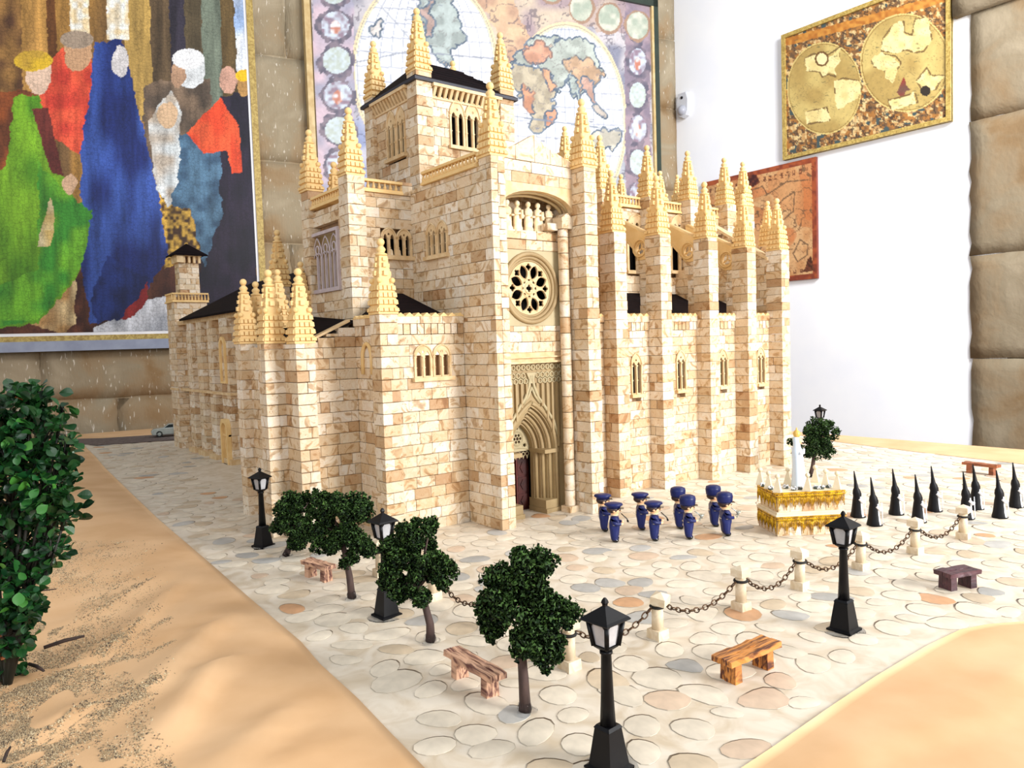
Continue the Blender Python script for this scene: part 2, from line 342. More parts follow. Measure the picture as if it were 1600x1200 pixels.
# stone jamb at the right end of the right wall
def RW(x, y): p = PX(x, y, XR); return p[1], p[2]
jt = [26, RW(1520, 22)[1], RW(1520, 190)[1], RW(1520, 400)[1], RW(1520, 560)[1], -2, -9]
for i, (b, a) in enumerate(zip(jt[:-1], jt[1:])):
    u1 = RW(1521, 300)[0] + (.55 if i == 0 else random.uniform(-.05, .08))
    rough_stone(1.0, u1, a, b, 0.45 if i == 0 else 0.2, tR, 90 + i, wall_right, .05, -.5, 'jamb')
# ------------------------------------------------------------------ flat prints
def vnoise(x, y, s, seed=0):
    r = np.random.RandomState(seed); g = r.rand(64, 64); x = x * s % 63; y = y * s % 63
    xi = x.astype(int); yi = y.astype(int); fx = x - xi; fy = y - yi; fx = fx * fx * (3 - 2 * fx); fy = fy * fy * (3 - 2 * fy)
    xj = (xi + 1) % 64; yj = (yi + 1) % 64
    return (g[xi, yi] * (1 - fx) + g[xj, yi] * fx) * (1 - fy) + (g[xi, yj] * (1 - fx) + g[xj, yj] * fx) * fy
def inpoly(px, py, poly):
    ins = np.zeros(px.shape, bool); n = len(poly)
    for i in range(n):
        x1, y1 = poly[i]; x2, y2 = poly[(i + 1) % n]
        if y1 == y2: continue
        c = ((y1 > py) != (y2 > py)) & (px < (x2 - x1) * (py - y1) / (y2 - y1) + x1); ins ^= c
    return ins
class Canvas:      # a print laid out in the picture's own plane, coloured per grid corner
    def __init__(s, t, u0, u1, v0, v1, nu, nv, w):
        s.U, s.V = np.meshgrid(np.linspace(u0, u1, nu), np.linspace(v0, v1, nv)); s.nu, s.nv = nu, nv
        s.p3 = [t(u, v, w) for u, v in zip(s.U.ravel(), s.V.ravel())]
        pp = P(np.array(s.p3)); s.x = pp[:, 0].reshape(nv, nu); s.y = pp[:, 1].reshape(nv, nu)
        s.c = np.ones((nv, nu, 3)) * .5
    def warp(s, amp, sc, seed): return (s.x + (vnoise(s.x + 500, s.y + 500, sc, seed) - .5) * amp + (vnoise(s.x + 300, s.y + 500, sc * 3, seed + 2) - .5) * amp * .7, s.y + (vnoise(s.x + 500, s.y + 500, sc, seed + 1) - .5) * amp + (vnoise(s.x + 300, s.y + 500, sc * 3, seed + 4) - .5) * amp * .7)
    def paint(s, mask, col, col2=None, sc=.05, seed=3, mix=1.0, ax=1, ay=1):
        c = lin(col)
        if col2 is not None:
            n = np.clip((vnoise((s.x + 900) * ax, (s.y + 900) * ay, sc, seed) - .25) * 2, 0, 1)[..., None]; c = c * (1 - n) + lin(col2) * n
            s.c[mask] = s.c[mask] * (1 - mix) + c[mask] * mix
        else: s.c[mask] = s.c[mask] * (1 - mix) + c * mix
    def poly(s, pts, col, col2=None, amp=6, sc=.05, seed=3, mix=1.0, ax=1, ay=1):
        X, Y = s.warp(amp, .06, seed + 11); s.paint(inpoly(X, Y, pts), col, col2, sc, seed, mix, ax, ay)
    def ell(s, cx, cy, rx, ry, col, col2=None, ring=None, amp=0, sc=.05, seed=3, mix=1):
        X, Y = s.warp(amp, .06, seed + 5) if amp else (s.x, s.y)
        d = np.sqrt(((X - cx) / rx) ** 2 + ((Y - cy) / ry) ** 2); m = d < 1
        if ring: m &= d > ring
        s.paint(m, col, col2, sc, seed, mix)
    def line(s, pts, wd, col, mix=1.0):
        m = np.zeros(s.x.shape, bool)
        for (x1, y1), (x2, y2) in zip(pts[:-1], pts[1:]):
            dx, dy = x2 - x1, y2 - y1; l2 = dx * dx + dy * dy + 1e-9; t = np.clip(((s.x - x1) * dx + (s.y - y1) * dy) / l2, 0, 1)
            m |= (s.x - x1 - t * dx) ** 2 + (s.y - y1 - t * dy) ** 2 < wd * wd
        s.paint(m, col, mix=mix)
    def build(s, name, m, parent):
        me = bpy.data.meshes.new(name); i = np.arange(s.nu * s.nv).reshape(s.nv, s.nu)
        f = np.stack([i[:-1, :-1], i[:-1, 1:], i[1:, 1:], i[1:, :-1]], -1).reshape(-1, 4)
        me.from_pydata(s.p3, [], f.tolist()); me.materials.append(m)
        ca = me.color_attributes.new('Col', 'FLOAT_COLOR', 'POINT'); buf = np.ones((len(s.p3), 4), np.float32); buf[:, :3] = np.clip(s.c.reshape(-1, 3), 0, 1); ca.data.foreach_set('color', buf.ravel())
        return link(name, me, parent)
# ---- large painting print, left (plain stand-in: blank robed shapes)
pr = WB(392, 200)[0]; pz0 = WB(130, 522)[1]; pl = -6.2; pz1 = 18.5
art = thing('framed_jigsaw_picture', 'large framed jigsaw picture of robed people in green, blue and red', 'picture', tW(0, pz0 - .5, 0))
def child(o, par):
    o.parent = par; o.matrix_parent_inverse = Matrix.Translation(-Vector(par.location)); return o
MB().box(pl, pr, pz0 - .05, pz1, .12, .30, t=tW).obj('backing_board', M['whitestrip'], None)
child(bpy.data.objects['backing_board'], art)
cv = Canvas(tW, pl + .1, pr - .09, pz0 + .05, pz1, 300, 460, .31)
cv.paint(cv.x > -999, (120, 90, 55), (170, 125, 60), .03, 5, ax=1.6, ay=.2)
cv.poly([(-60, -60), (40, -60), (45, 150), (-60, 150)], (150, 110, 60), (90, 60, 40), sc=.06)
for x0, x1, c in ((30, 70, (214, 160, 84)), (70, 105, (120, 74, 36)), (85, 125, (190, 140, 70)), (190, 232, (216, 176, 96)), (232, 262, (104, 84, 60)), (262, 285, (58, 52, 66)), (285, 312, (98, 84, 60)), (312, 342, (118, 128, 112)), (342, 366, (110, 88, 52))):
    cv.poly([(x0, -60), (x1, -60), (x1 + 8, 190), (x0 + 8, 190)], c, tuple(int(v * .8) for v in c), amp=3, sc=.05, ax=2, ay=.15)
for x0, x1 in ((108, 138), (165, 200)): cv.poly([(x0, -60), (x1, -60), (x1 + 2, 62), (x0 + 2, 62)], (252, 250, 240), (240, 215, 170), amp=2, sc=.12)
cv.poly([(362, -60), (400, -60), (400, 115), (370, 112)], (168, 194, 236), (232, 238, 250), amp=3, sc=.03)
cv.poly([(-60, 150), (60, 140), (60, 430), (-60, 430)], (110, 60, 34), (160, 84, 40))
cv.poly([(225, 130), (330, 120), (330, 250), (225, 330)], (92, 78, 66), (130, 108, 88))
# floor and steps of the picture
cv.poly([(-60, 440), (400, 400), (400, 560), (-60, 560)], (60, 30, 24), (96, 54, 36))
cv.poly([(145, 512), (190, 495), (222, 470), (300, 455), (300, 560), (145, 560)], (236, 238, 246), (200, 204, 214), amp=2)
cv.poly([(45, 505), (120, 415), (118, 505), (100, 520)], (214, 188, 140), (170, 130, 80))
cv.poly([(100, 70), (140, 70), (150, 130), (150, 255), (60, 200), (65, 110)], (236, 92, 62), (210, 66, 50), amp=5)
cv.poly([(250, 240), (300, 215), (312, 400), (255, 420), (246, 350)], (222, 176, 74), (70, 44, 24), amp=4, sc=.22)
cv.poly([(345, 150), (400, 140), (402, 520), (310, 500), (318, 300)], (30, 26, 44), (44, 34, 56))
cv.poly([(255, 205), (345, 215), (345, 340), (318, 420), (300, 330), (262, 320)], (92, 130, 160), (60, 90, 118), sc=.08)
cv.poly([(230, 190), (268, 140), (285, 180), (276, 290), (262, 325), (245, 300)], (220, 226, 228), (190, 176, 160), sc=.06)
cv.poly([(292, 208), (345, 152), (372, 195), (380, 270), (362, 272), (355, 235), (318, 240)], (248, 98, 54), (236, 76, 40), amp=3)
cv.poly([(150, 66), (190, 60), (210, 140), (240, 270), (262, 400), (215, 480), (140, 506), (128, 400), (126, 240)], (58, 88, 170), (28, 44, 110), sc=.035, ax=1.5, ay=.5)
cv.poly([(140, 470), (168, 400), (240, 440), (190, 500), (150, 506)], (34, 56, 130), (24, 38, 92))
cv.poly([(188, 500), (232, 440), (228, 470), (205, 498)], (150, 40, 40))
cv.poly([(20, 150), (60, 150), (90, 250), (140, 360), (126, 430), (60, 505), (-60, 520), (-60, 300), (10, 260)], (126, 178, 40), (84, 140, 30), sc=.03, ax=1.4, ay=.6)
cv.poly([(60, 250), (100, 300), (142, 330), (130, 420), (60, 500), (-60, 520), (-60, 470), (60, 420)], (60, 140, 44), (110, 176, 44), sc=.045)
cv.poly([(50, 170), (75, 170), (100, 275), (80, 270)], (120, 52, 44), (96, 40, 36), amp=2)
cv.poly([(58, 385), (78, 305), (86, 340), (80, 385)], (232, 214, 168), (210, 180, 110), amp=3)
fo = vnoise((cv.x + 900) * 3.2, (cv.y + 900) * .42 + cv.x * .25, .03, 41) * .6 + vnoise((cv.x + 900) * 3.2, (cv.y + 900) * .6 - cv.x * .3, .07, 43) * .4; cv.c *= (.52 + .95 * fo)[..., None]
cv.c *= (1 - .35 * np.clip((cv.y - 260) / 260, 0, 1) * (cv.x > 130))[..., None]
for cx, cy, rx, ry, c in ((60, 118, 20, 30, (240, 206, 180)), (122, 82, 22, 28, (214, 168, 128)), (188, 96, 13, 26, (236, 230, 230)), (296, 108, 26, 30, (240, 244, 246)), (278, 118, 12, 20, (206, 164, 132)), (356, 124, 14, 22, (220, 170, 148)), (382, 130, 12, 22, (206, 156, 90)), (262, 180, 16, 20, (226, 190, 152)), (108, 288, 12, 16, (228, 186, 150))):
    cv.ell(cx, cy, rx, ry, c, tuple(int(v * .9) for v in c), amp=4)
cv.ell(52, 95, 30, 16, (232, 190, 50), (200, 160, 60), amp=3); cv.ell(294, 92, 25, 16, (250, 250, 252)); cv.ell(120, 62, 26, 14, (170, 150, 130)); cv.ell(380, 118, 12, 9, (250, 200, 30))
child(cv.build('print', M['print'], None), art)
BW = WB(402, 200)[0] - pr
mb = MB(); mb.box(pr, pr + BW, pz0 - BW, pz1, .1, .36, t=tW); mb.box(pl, pr, pz0 - BW, pz0 - .05, .1, .36, t=tW); child(mb.obj('gold_border', M['puzzleborder']), art)
child(MB().box(pl, pr + .02, pz0 - BW - .34, pz0 - BW, .02, .5, t=tW).obj('bottom_rail', M['bluegrey']), art)
# ---- large world map
m0 = WB(486, 60)[0]; m1 = WB(1011, 100)[0]; mz1 = WB(1018, 12)[1] - .15; mz0 = 4.0
bm = thing('framed_world_map', 'huge framed old world map in pale blue and cream behind the cathedral tower', 'map', tW(m0, mz0, 0))
child(MB().box(m0, m1, mz0, mz1, .12, .3, t=tW).obj('backing_board', M['whitestrip']), bm)
cv = Canvas(tW, m0, m1, mz0, mz1, 330, 330, .31)
cv.paint(cv.x > -999, (206, 200, 204), (140, 142, 160), .05, 8)
cv.poly([(540, -80), (1020, -80), (1020, 60), (900, 40), (780, 100), (700, -40)], (214, 196, 176), (176, 156, 160), sc=.04, amp=10)
cv.poly([(720, -40), (800, 0), (830, 60), (790, 110), (770, 40)], (224, 192, 158), (196, 160, 136), sc=.06, amp=10)
cv.poly([(545, 180), (700, 220), (700, 420), (545, 420)], (150, 160, 196), (196, 196, 210), sc=.05, amp=12)
cv.poly([(940, 210), (985, 150), (985, 420), (900, 420)], (150, 158, 172), (190, 192, 200), sc=.06, amp=12)
def graticule(cx, cy, rx, ry):
    d = np.sqrt(((cv.x - cx) / rx) ** 2 + ((cv.y - cy) / ry) ** 2); m = d < .95
    for kk in range(-6, 7):
        a = kk / 6.5; s_ = np.sqrt(np.clip(1 - ((cv.y - cy) / ry) ** 2, 0, 1)); cv.paint(m & (np.abs((cv.x - cx) / rx - a * s_) < .006), (160, 166, 184), mix=.75)
        cv.paint(m & (np.abs((cv.y - cy + (cv.x - cx) * -.05) / ry - a) < .006), (160, 166, 184), mix=.75)
for cx, cy, rx, ry in ((664, 108, 115, 150), (883, 192, 97, 158)):
    cv.ell(cx, cy, rx, ry, (232, 214, 176)); cv.ell(cx, cy, rx * .975, ry * .975, (176, 166, 150)); cv.ell(cx, cy, rx * .965, ry * .965, (240, 226, 190)); cv.ell(cx, cy, rx * .94, ry * .94, (238, 238, 242), (224, 228, 238), sc=.02)
    graticule(cx, cy, rx, ry)
def coast(c, col, sc, seed, mask=None, wdt=.018, mix=.8):
    n = vnoise(c.x + 200, c.y + 200, sc, seed) * .7 + vnoise(c.x + 200, c.y + 200, sc * 3.1, seed + 1) * .3; m = np.abs(n - .5) < wdt
    if mask is not None: m &= mask
    c.paint(m, col, mix=mix)
def land(pts, c, c2=None, edge=(120, 134, 150)):
    sd_ = int(pts[0][0]); X, Y = cv.warp(14, .06, sd_ + 11); mk = inpoly(X, Y, pts); g = mk.copy()
    for dx, dy in ((2, 0), (-2, 0), (0, 2), (0, -2), (1, 1), (-1, -1), (1, -1), (-1, 1)): g |= np.roll(np.roll(mk, dx, 1), dy, 0)
    cv.paint(g, edge, (90, 104, 120), .2, 5); cv.paint(mk, c, c2 or tuple(int(v * .84) for v in c), .09, sd_); coast(cv, (130, 124, 124), .09, sd_, mk, .02, .5)
land([(640, 20), (665, -5), (700, -20), (718, 20), (730, 60), (712, 62), (702, 85), (704, 105), (680, 88), (672, 60), (655, 50)], (186, 198, 196))
land([(664, 10), (672, 0), (678, 50), (668, 60), (660, 40)], (196, 168, 160))
land([(684, 88), (700, 112), (716, 130), (735, 128), (748, 150), (742, 200), (730, 215), (722, 160), (705, 128)], (206, 190, 172))
land([(572, 40), (600, 30), (590, 60)], (220, 214, 210))
E1 = [(805, 95), (815, 78), (828, 62), (838, 60), (852, 62), (870, 58), (868, 75), (880, 68), (905, 62), (925, 72), (940, 95), (942, 112), (934, 128), (920, 140), (906, 150), (898, 152), (888, 122), (872, 140), (862, 112), (850, 108), (838, 100), (822, 100)]
land(E1, (196, 204, 196)); land([(818, 80), (832, 62), (850, 64), (864, 80), (852, 98), (838, 104), (826, 92)], (224, 170, 144), edge=(150, 120, 110))
land([(880, 96), (930, 92), (938, 118), (906, 148), (888, 118)], (220, 184, 152), edge=(160, 140, 120))
land([(802, 100), (822, 94), (846, 106), (858, 130), (868, 142), (858, 160), (858, 186), (846, 208), (838, 206), (828, 168), (822, 150), (806, 132), (798, 116)], (200, 188, 164)); land([(820, 138), (834, 146), (838, 178), (828, 176)], (222, 160, 128), edge=(170, 130, 110)); land([(846, 108), (862, 112), (872, 132), (860, 140)], (222, 168, 134), edge=(150, 130, 120))
land([(886, 118), (906, 122), (898, 158), (892, 148)], (186, 198, 194)); land([(912, 122), (928, 128), (934, 160), (924, 150), (914, 140)], (216, 176, 160)); land([(858, 178), (866, 175), (864, 193), (858, 190)], (222, 160, 130))
land([(926, 165), (950, 170), (956, 182), (940, 178)], (200, 190, 180)); land([(925, 205), (950, 195), (965, 210), (958, 235), (930, 232)], (222, 216, 200)); land([(890, 330), (930, 320), (940, 360), (880, 360)], (220, 216, 206))
for i in range(26):
    x = random.uniform(800, 960); y = random.uniform(170, 300); cv.line([(x, y), (x + 5, y + .6)], 1.0, (120, 124, 140), .7)
for i in range(22):
    x = random.uniform(565, 760); y = random.uniform(-20, 170); cv.line([(x, y), (x + random.uniform(3, 12), y + 1)], .9, (130, 136, 154), .6)
cv.line([(553, 98), (640, 80), (770, 92)], 1.2, (150, 156, 170), .8); cv.line([(587, 0), (640, 60), (700, 140)], 1.0, (150, 156, 170), .6); cv.line([(790, 180), (975, 205)], 1.2, (130, 140, 156), .8)
coast(cv, (90, 84, 100), .06, 3, (((cv.x - 664) / 118) ** 2 + ((cv.y - 108) / 154) ** 2 > 1) & (((cv.x - 883) / 100) ** 2 + ((cv.y - 192) / 162) ** 2 > 1), .03, .6)
def strip(x0, x1, y0, y1, dy0, n, tilt):
    for i in range(n):
        t = (i + .5) / n; y = y0 + (y1 - y0) * t; cx = (x0 + x1) / 2 + tilt * (y - y0); r = (x1 - x0) / 2; h = (y1 - y0) / n / 2
        cv.ell(cx, y, r * 1.08, h * 1.02, (104, 100, 116), (140, 128, 140), sc=.16, amp=9)
        if i % 2 == 0: cv.ell(cx, y, r * .8, h * .76, (204, 216, 222), (190, 200, 192), sc=.25)
        else: cv.ell(cx, y, r * .82, h * .8, (150, 130, 146), (206, 216, 230), sc=.2, seed=i); cv.ell(cx, y + 3, r * .3, h * .4, (196, 130, 110), (236, 236, 240), sc=.2)
cv.poly([(486, -80), (552, -80), (556, 420), (496, 420)], (168, 166, 186), (214, 192, 204), sc=.05, amp=3)
strip(494, 548, -42, 340, 0, 7, .035)
cv.poly([(976, -20), (1016, -10), (1018, 420), (978, 420)], (140, 128, 144), (170, 150, 160), sc=.08, amp=3)
strip(980, 1012, 18, 384, 0, 7, .003)
for i, (x, y) in enumerate(((862, -18), (908, 12), (952, 28), (996, 40))):
    cv.ell(x, y, 21, 25, (170, 140, 120), amp=3); cv.ell(x, y, 17, 21, (216, 216, 200), (176, 186, 170), sc=.12, seed=i)
child(cv.build('print', M['mapprint'], None), bm)
gw = m0 - WB(473, 60)[0]
for a_, b_, c_ in ((m0 - gw, m0 - gw * .72, .5), (m0 - .22, m0 - .08, .45), (m1, m1 + .12, .45)): child(MB().box(a_, b_, mz0, mz1, .1, c_, t=tW).obj('gold_edge', M['goldframe']), bm)
mb = MB(); mb.box(m0 - gw * .72, m0 - .2, mz0, mz1 + .42, .1, .42, t=tW); mb.box(m1 + .12, m1 + .38, mz0, mz1 + .42, .1, .45, t=tW); mb.box(m0 - gw * .7, m1 + .38, mz1, mz1 + .4, .1, .45, t=tW); child(mb.obj('green_frame', M['greenframe']), bm)
# ---- gold map on the white wall
def wallmap(name, label, u0, u1, z0, z1, fr, frm, painter, nu, nv):
    th = thing(name, label, 'map', (XR, (u0 + u1) / 2, z0))
    child(MB().box(u0, u1, z0, z1, .02, .16, t=tR).obj('backing_board', frm), th)
    c = Canvas(tR, u0 + fr, u1 - fr, z0 + fr, z1 - fr, nu, nv, .17); painter(c); child(c.build('print', M['mapprint'], None), th)
    if fr:
        mb = MB(); mb.box(u0, u0 + fr, z0, z1, .1, .26, t=tR); mb.box(u1 - fr, u1, z0, z1, .1, .26, t=tR); mb.box(u0 + fr, u1 - fr, z0, z0 + fr, .1, .26, t=tR); mb.box(u0 + fr, u1 - fr, z1 - fr, z1, .1, .26, t=tR); child(mb.obj('frame', frm), th)
    return th
def pgold(c):
    global cv; cv = c
    c.paint(c.x > -999, (170, 116, 60), (110, 84, 60), .25, 4); c.paint(vnoise(c.x, c.y, .2, 9) > .6, (224, 196, 140), (190, 146, 92), .3); coast(c, (60, 50, 44), .14, 7, None, .05, .8)
    c.paint(vnoise(c.x, c.y, .14, 19) > .82, (70, 84, 84))
    for w_ in (0,): c.poly([(1228, 60), (1440, 0), (1500, -18), (1500, -4), (1440, 14), (1228, 72)], (206, 144, 66), (176, 110, 48), amp=1, sc=.2)
    for cx, cy, rx, ry in ((1288, 138, 58, 72), (1414, 98, 70, 77)):
        c.ell(cx, cy, rx, ry, (214, 190, 120)); c.ell(cx, cy, rx * .97, ry * .97, (150, 120, 66)); c.ell(cx, cy, rx * .95, ry * .95, (204, 180, 112), (178, 150, 88), sc=.04)
    def ld(p): c.line(p + [p[0]], 1.3, (120, 96, 60)); c.poly(p, (238, 220, 160), (224, 202, 136), amp=6, sc=.1)
    ld([(1258, 92), (1270, 84), (1290, 88), (1312, 74), (1310, 95), (1302, 108), (1306, 120), (1294, 116), (1285, 120), (1280, 112), (1262, 110)]); ld([(1304, 128), (1318, 122), (1340, 126), (1348, 135), (1340, 152), (1325, 160), (1310, 170), (1305, 145)])
    ld([(1378, 80), (1380, 60), (1395, 40), (1412, 34), (1412, 50), (1425, 55), (1430, 30), (1448, 28), (1456, 60), (1444, 80), (1430, 82), (1415, 78), (1400, 82)]); ld([(1362, 95), (1378, 84), (1400, 88), (1408, 98), (1400, 112), (1394, 128), (1386, 118), (1380, 108), (1366, 104)])
    ld([(1432, 126), (1448, 106), (1455, 118), (1474, 118), (1462, 140), (1440, 140)]); ld([(1260, 175), (1292, 168), (1296, 188), (1262, 194)]); ld([(1388, 156), (1430, 146), (1434, 160), (1392, 170)])
    coast(c, (120, 104, 70), .12, 33, (((c.x - 1288) / 54) ** 2 + ((c.y - 138) / 68) ** 2 < 1) | (((c.x - 1414) / 66) ** 2 + ((c.y - 98) / 73) ** 2 < 1), .012, .5); c.ell(1284, 92, 11, 12, (110, 80, 46)); c.ell(1284, 92, 8, 9, (240, 222, 168)); c.ell(1446, 142, 8, 8, (54, 46, 40)); c.poly([(1400, 145), (1412, 120), (1424, 140), (1412, 148)], (96, 84, 72), (150, 60, 50))
    for i in range(30): x = random.uniform(1235, 1480); y = random.uniform(60, 170); c.line([(x, y), (x + 4, y - 1)], .8, (96, 96, 66), .7)
a0, a1 = RW(1490, 190), RW(1228, 248); zt = RW(1224, 58)[1]
wallmap('gold_world_map', 'gold double-hemisphere world map high on the white wall', a0[0], a1[0], a0[1], zt, .16, M['puzzleborder'], pgold, 200, 150)
def pbrown(c):
    c.paint(c.x > -999, (214, 160, 108), (198, 132, 82), .03, 4); c.paint(vnoise(c.x, c.y, .035, 8) > .45, (218, 176, 126), (200, 150, 100), .1, 2, mix=.8)
    c.paint(vnoise(c.x, c.y, .03, 28) > .72, (200, 112, 60), mix=.5)
    for pts in ([(1150, 330), (1165, 300), (1190, 290), (1200, 305), (1230, 285), (1262, 282)], [(1190, 360), (1205, 330), (1225, 310), (1240, 300), (1238, 330), (1222, 345), (1230, 370), (1212, 372), (1200, 395)], [(1240, 395), (1250, 375), (1262, 382), (1260, 400), (1246, 410), (1240, 395)], [(1170, 420), (1185, 390), (1200, 370)], [(1140, 300), (1155, 290), (1175, 300), (1170, 330)]):
        X = [(a + random.uniform(-2, 2), b + random.uniform(-2, 2)) for a, b in pts]; c.line(X, 1.0, (106, 82, 60), .85)
    coast(c, (112, 84, 60), .045, 5, None, .014, .85); coast(c, (140, 96, 64), .08, 15, None, .012, .6); coast(c, (120, 76, 50), .15, 25, None, .02, .35)
    U = (c.U - c.U.min()) / (c.U.max() - c.U.min()); V = (c.V - c.V.min()) / (c.V.max() - c.V.min())
    e = (V > .955) | (V < .045) | (U < .03) | (U > .97); c.paint(e, (168, 84, 48), (130, 60, 40), .2)
    b = ((V > .88) & (V < .93)) | ((V > .06) & (V < .09)); c.paint(b & (np.sin(c.U * 22) > .1) & (vnoise(c.x, c.y, .5, 2) > .35), (92, 44, 34), mix=.8)
    c.ell(1176, 282, 9, 10, (70, 34, 32), (120, 60, 40), amp=3, sc=.3); c.poly([(1255, 425), (1262, 405), (1268, 400), (1272, 422)], (70, 40, 26), (110, 60, 40), amp=2, sc=.5); c.ell(1192, 396, 6, 3, (60, 34, 26))
b0, b1 = RW(1280, 435), RW(1100, 285)
wallmap('brown_world_map', 'brown antique-style map lower on the white wall, partly behind the pinnacles', b0[0], b1[0], b0[1], RW(1280, 245)[1], 0, mat('map_edge', (140, 66, 46), (120, 54, 40), 3), pbrown, 170, 150)
# ---- motion sensor
su, sz = RW(1071, 168)
sn = thing('motion_sensor', 'small white dome motion sensor on the white wall beside the stone corner', 'sensor', (XR, su, sz))
def tS(u, v, w): return (-w, u, v)
MB().plate([(-.32, .3), (-.3, -.2), (-.2, -.42), (0, -.5), (.2, -.42), (.3, -.2), (.32, .3), (.22, .62), (-.22, .62)], [], .0, .22, tS, bevel=.04).obj('housing', mat('sensor_shell', (206, 208, 214), (198, 200, 208), 3, .4), sn)
m = MB(); m.ball((0, 0, 0), .24, 16, 8); o = m.obj('dome_lens', mat('lens', (176, 178, 188), (166, 168, 180), 4, .3), sn, loc=(-.24, 0, -.18))
m = MB(); m.ball((0, 0, 0), .07, 10, 6); o = m.obj('indicator', M['black'], sn, loc=(-.26, 0, .42))
# ================================================================== TABLE, PAPER, PAVING
tb = thing('display_table', 'wide display table under the brown paper and cobbled paving', 'table', (5, 12, -9))
child(MB().box(-12, 18.3, -4, 30.5, -.35, -.02, t=lambda x, y, z: (x, min(y, 26.5) if False else y, z)).obj('tabletop', M['board']), tb)
for x, y in ((-11, -3), (17, -3), (-11, 26), (17, 22)): child(MB().box(x, x + .8, y, y + .8, -9, -.35).obj('leg', M['board']), tb)
# the board must stop at the wall
tt = bpy.data.objects['tabletop'].data
for v in tt.vertices:
    if v.co.y > 20:
        # far edge follows the wall line
        x = v.co.x; u = (x - q0[0]) / dW[0]; v.co.y = min(30.5, q0[1] + dW[1] * u - .3)
left_edge = [(118, 684), (150, 715), (165, 733), (205, 772), (250, 815), (300, 858), (335, 888), (400, 945), (470, 1005), (500, 1040), (560, 1095), (612, 1150), (668, 1208), (760, 1310)]
LE = np.array([G(x, y)[:2] for x, y in left_edge])
right_edge = [(1140, 1215), (1215, 1165), (1290, 1112), (1370, 1058), (1450, 1010), (1500, 986), (1545, 977), (1600, 973), (1720, 962)]
RE = np.array([G(x, y)[:2] for x, y in right_edge])
RB = np.array([G(x, y)[:2] for x, y in ((1240, 678), (1307, 690), (1450, 708), (1600, 725), (1800, 752))])
RBx = lambda y: float(np.interp(y, RB[::-1, 1], RB[::-1, 0]))
poly = [tuple(p) for p in LE[::-1]] + [(5.6, 25.6), (16.9, 22.0), (16.9, 12)] + [tuple(p) for p in RB] + [tuple(p) for p in RE[::-1]]
pav = MB(); pav.plate(poly, [], -.019, 0.0, lambda u, v, w: (u, v, w)); paving = pav.obj('cobbled_paving_sheet', M['paving'])
tag(paving, 'cream sheet of cobbled paving with rounded stones, spread under and in front of the cathedral', 'paving')
# stones
def in_foot(x, y):
    return (6.2 < x < 13.6 and y > 8.75) or (4.2 < x < 6.2 and y > 10.2 and y < 18) or (5.5 < x < 14 and y > 9)
PB = np.array(poly)
cand = []
sp = .375
def inside(x, y):
    ins = False; n = len(poly)
    for i in range(n):
        x1, y1 = poly[i]; x2, y2 = poly[i - 1]
        if (y1 > y) != (y2 > y) and x < (x2 - x1) * (y - y1) / (y2 - y1) + x1: ins = not ins
    return ins
yy = 1.5; row = 0
while yy < 26:
    xx = -1 + (row % 2) * sp * .5
    while xx < 17.5:
        x = xx + random.uniform(-.07, .07); y = yy + random.uniform(-.07, .07)
        if inside(x, y) and not in_foot(x, y):
            p = P((x, y, 0))[0]
            if -60 < p[0] < 1660 and p[1] < 1260: cand.append((depth((x, y, 0)), x, y))
        xx += sp * random.uniform(.95, 1.1)
    yy += sp * .86; row += 1
cand.sort()
def stone_shape(x, y):
    a = random.uniform(.145, .215); b = a * random.uniform(.62, .92); th = random.uniform(0, math.pi)
    if random.random() < .25: a *= .75; b *= .8
    n = 14; ph = [random.uniform(-.08, .08) for _ in range(3)]; pts = []
    for k in range(n):
        t = 2 * math.pi * k / n; r = 1 + ph[0] * math.cos(2 * t) + ph[1] * math.sin(3 * t) + ph[2] * math.cos(3 * t + 1)
        u, v = a * r * math.cos(t), b * r * math.sin(t); pts.append((u * math.cos(th) - v * math.sin(th), u * math.sin(th) + v * math.cos(th)))
    rr = random.random()
    if rr < .70: c = lin((230, 217, 196)) * random.uniform(.88, 1.04)
    elif rr < .83: c = lin((212, 192, 164)) * random.uniform(.88, 1)
    elif rr < .91: c = lin((186, 183, 177)) * random.uniform(.8, 1.1)
    elif rr < .975: c = lin((216, 190, 164)) * random.uniform(.9, 1.05)
    else: c = lin((208, 160, 120))
    return pts, np.clip(c, 0, 1)
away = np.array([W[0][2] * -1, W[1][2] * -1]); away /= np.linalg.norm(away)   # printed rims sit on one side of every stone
def stone_geo(mb, x, y, pts, c, low=False):
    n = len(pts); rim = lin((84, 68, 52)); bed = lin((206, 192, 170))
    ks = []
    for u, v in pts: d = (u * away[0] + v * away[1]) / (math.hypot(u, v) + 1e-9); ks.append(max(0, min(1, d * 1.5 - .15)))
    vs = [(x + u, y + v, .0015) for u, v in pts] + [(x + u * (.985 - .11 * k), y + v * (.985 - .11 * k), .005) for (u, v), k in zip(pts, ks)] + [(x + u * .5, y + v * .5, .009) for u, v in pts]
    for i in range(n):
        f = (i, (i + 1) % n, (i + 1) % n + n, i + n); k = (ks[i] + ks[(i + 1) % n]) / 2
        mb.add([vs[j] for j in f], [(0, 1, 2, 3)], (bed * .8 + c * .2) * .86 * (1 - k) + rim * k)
    mb.add(vs[n:], [(i, (i + 1) % n, (i + 1) % n + n, i + n) for i in range(n)] + [tuple(range(n, 2 * n))], c, 0, True)
stuff = MB(); kept = []
for i, (d, x, y) in enumerate(cand):
    pts, c = stone_shape(x, y)
    if not all(inside(x + u, y + v) for u, v in pts[::3]): continue
    if len(kept) < 295:
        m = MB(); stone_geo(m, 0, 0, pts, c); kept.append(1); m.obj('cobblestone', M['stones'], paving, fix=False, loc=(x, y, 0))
    else: stone_geo(stuff, x, y, pts, c)
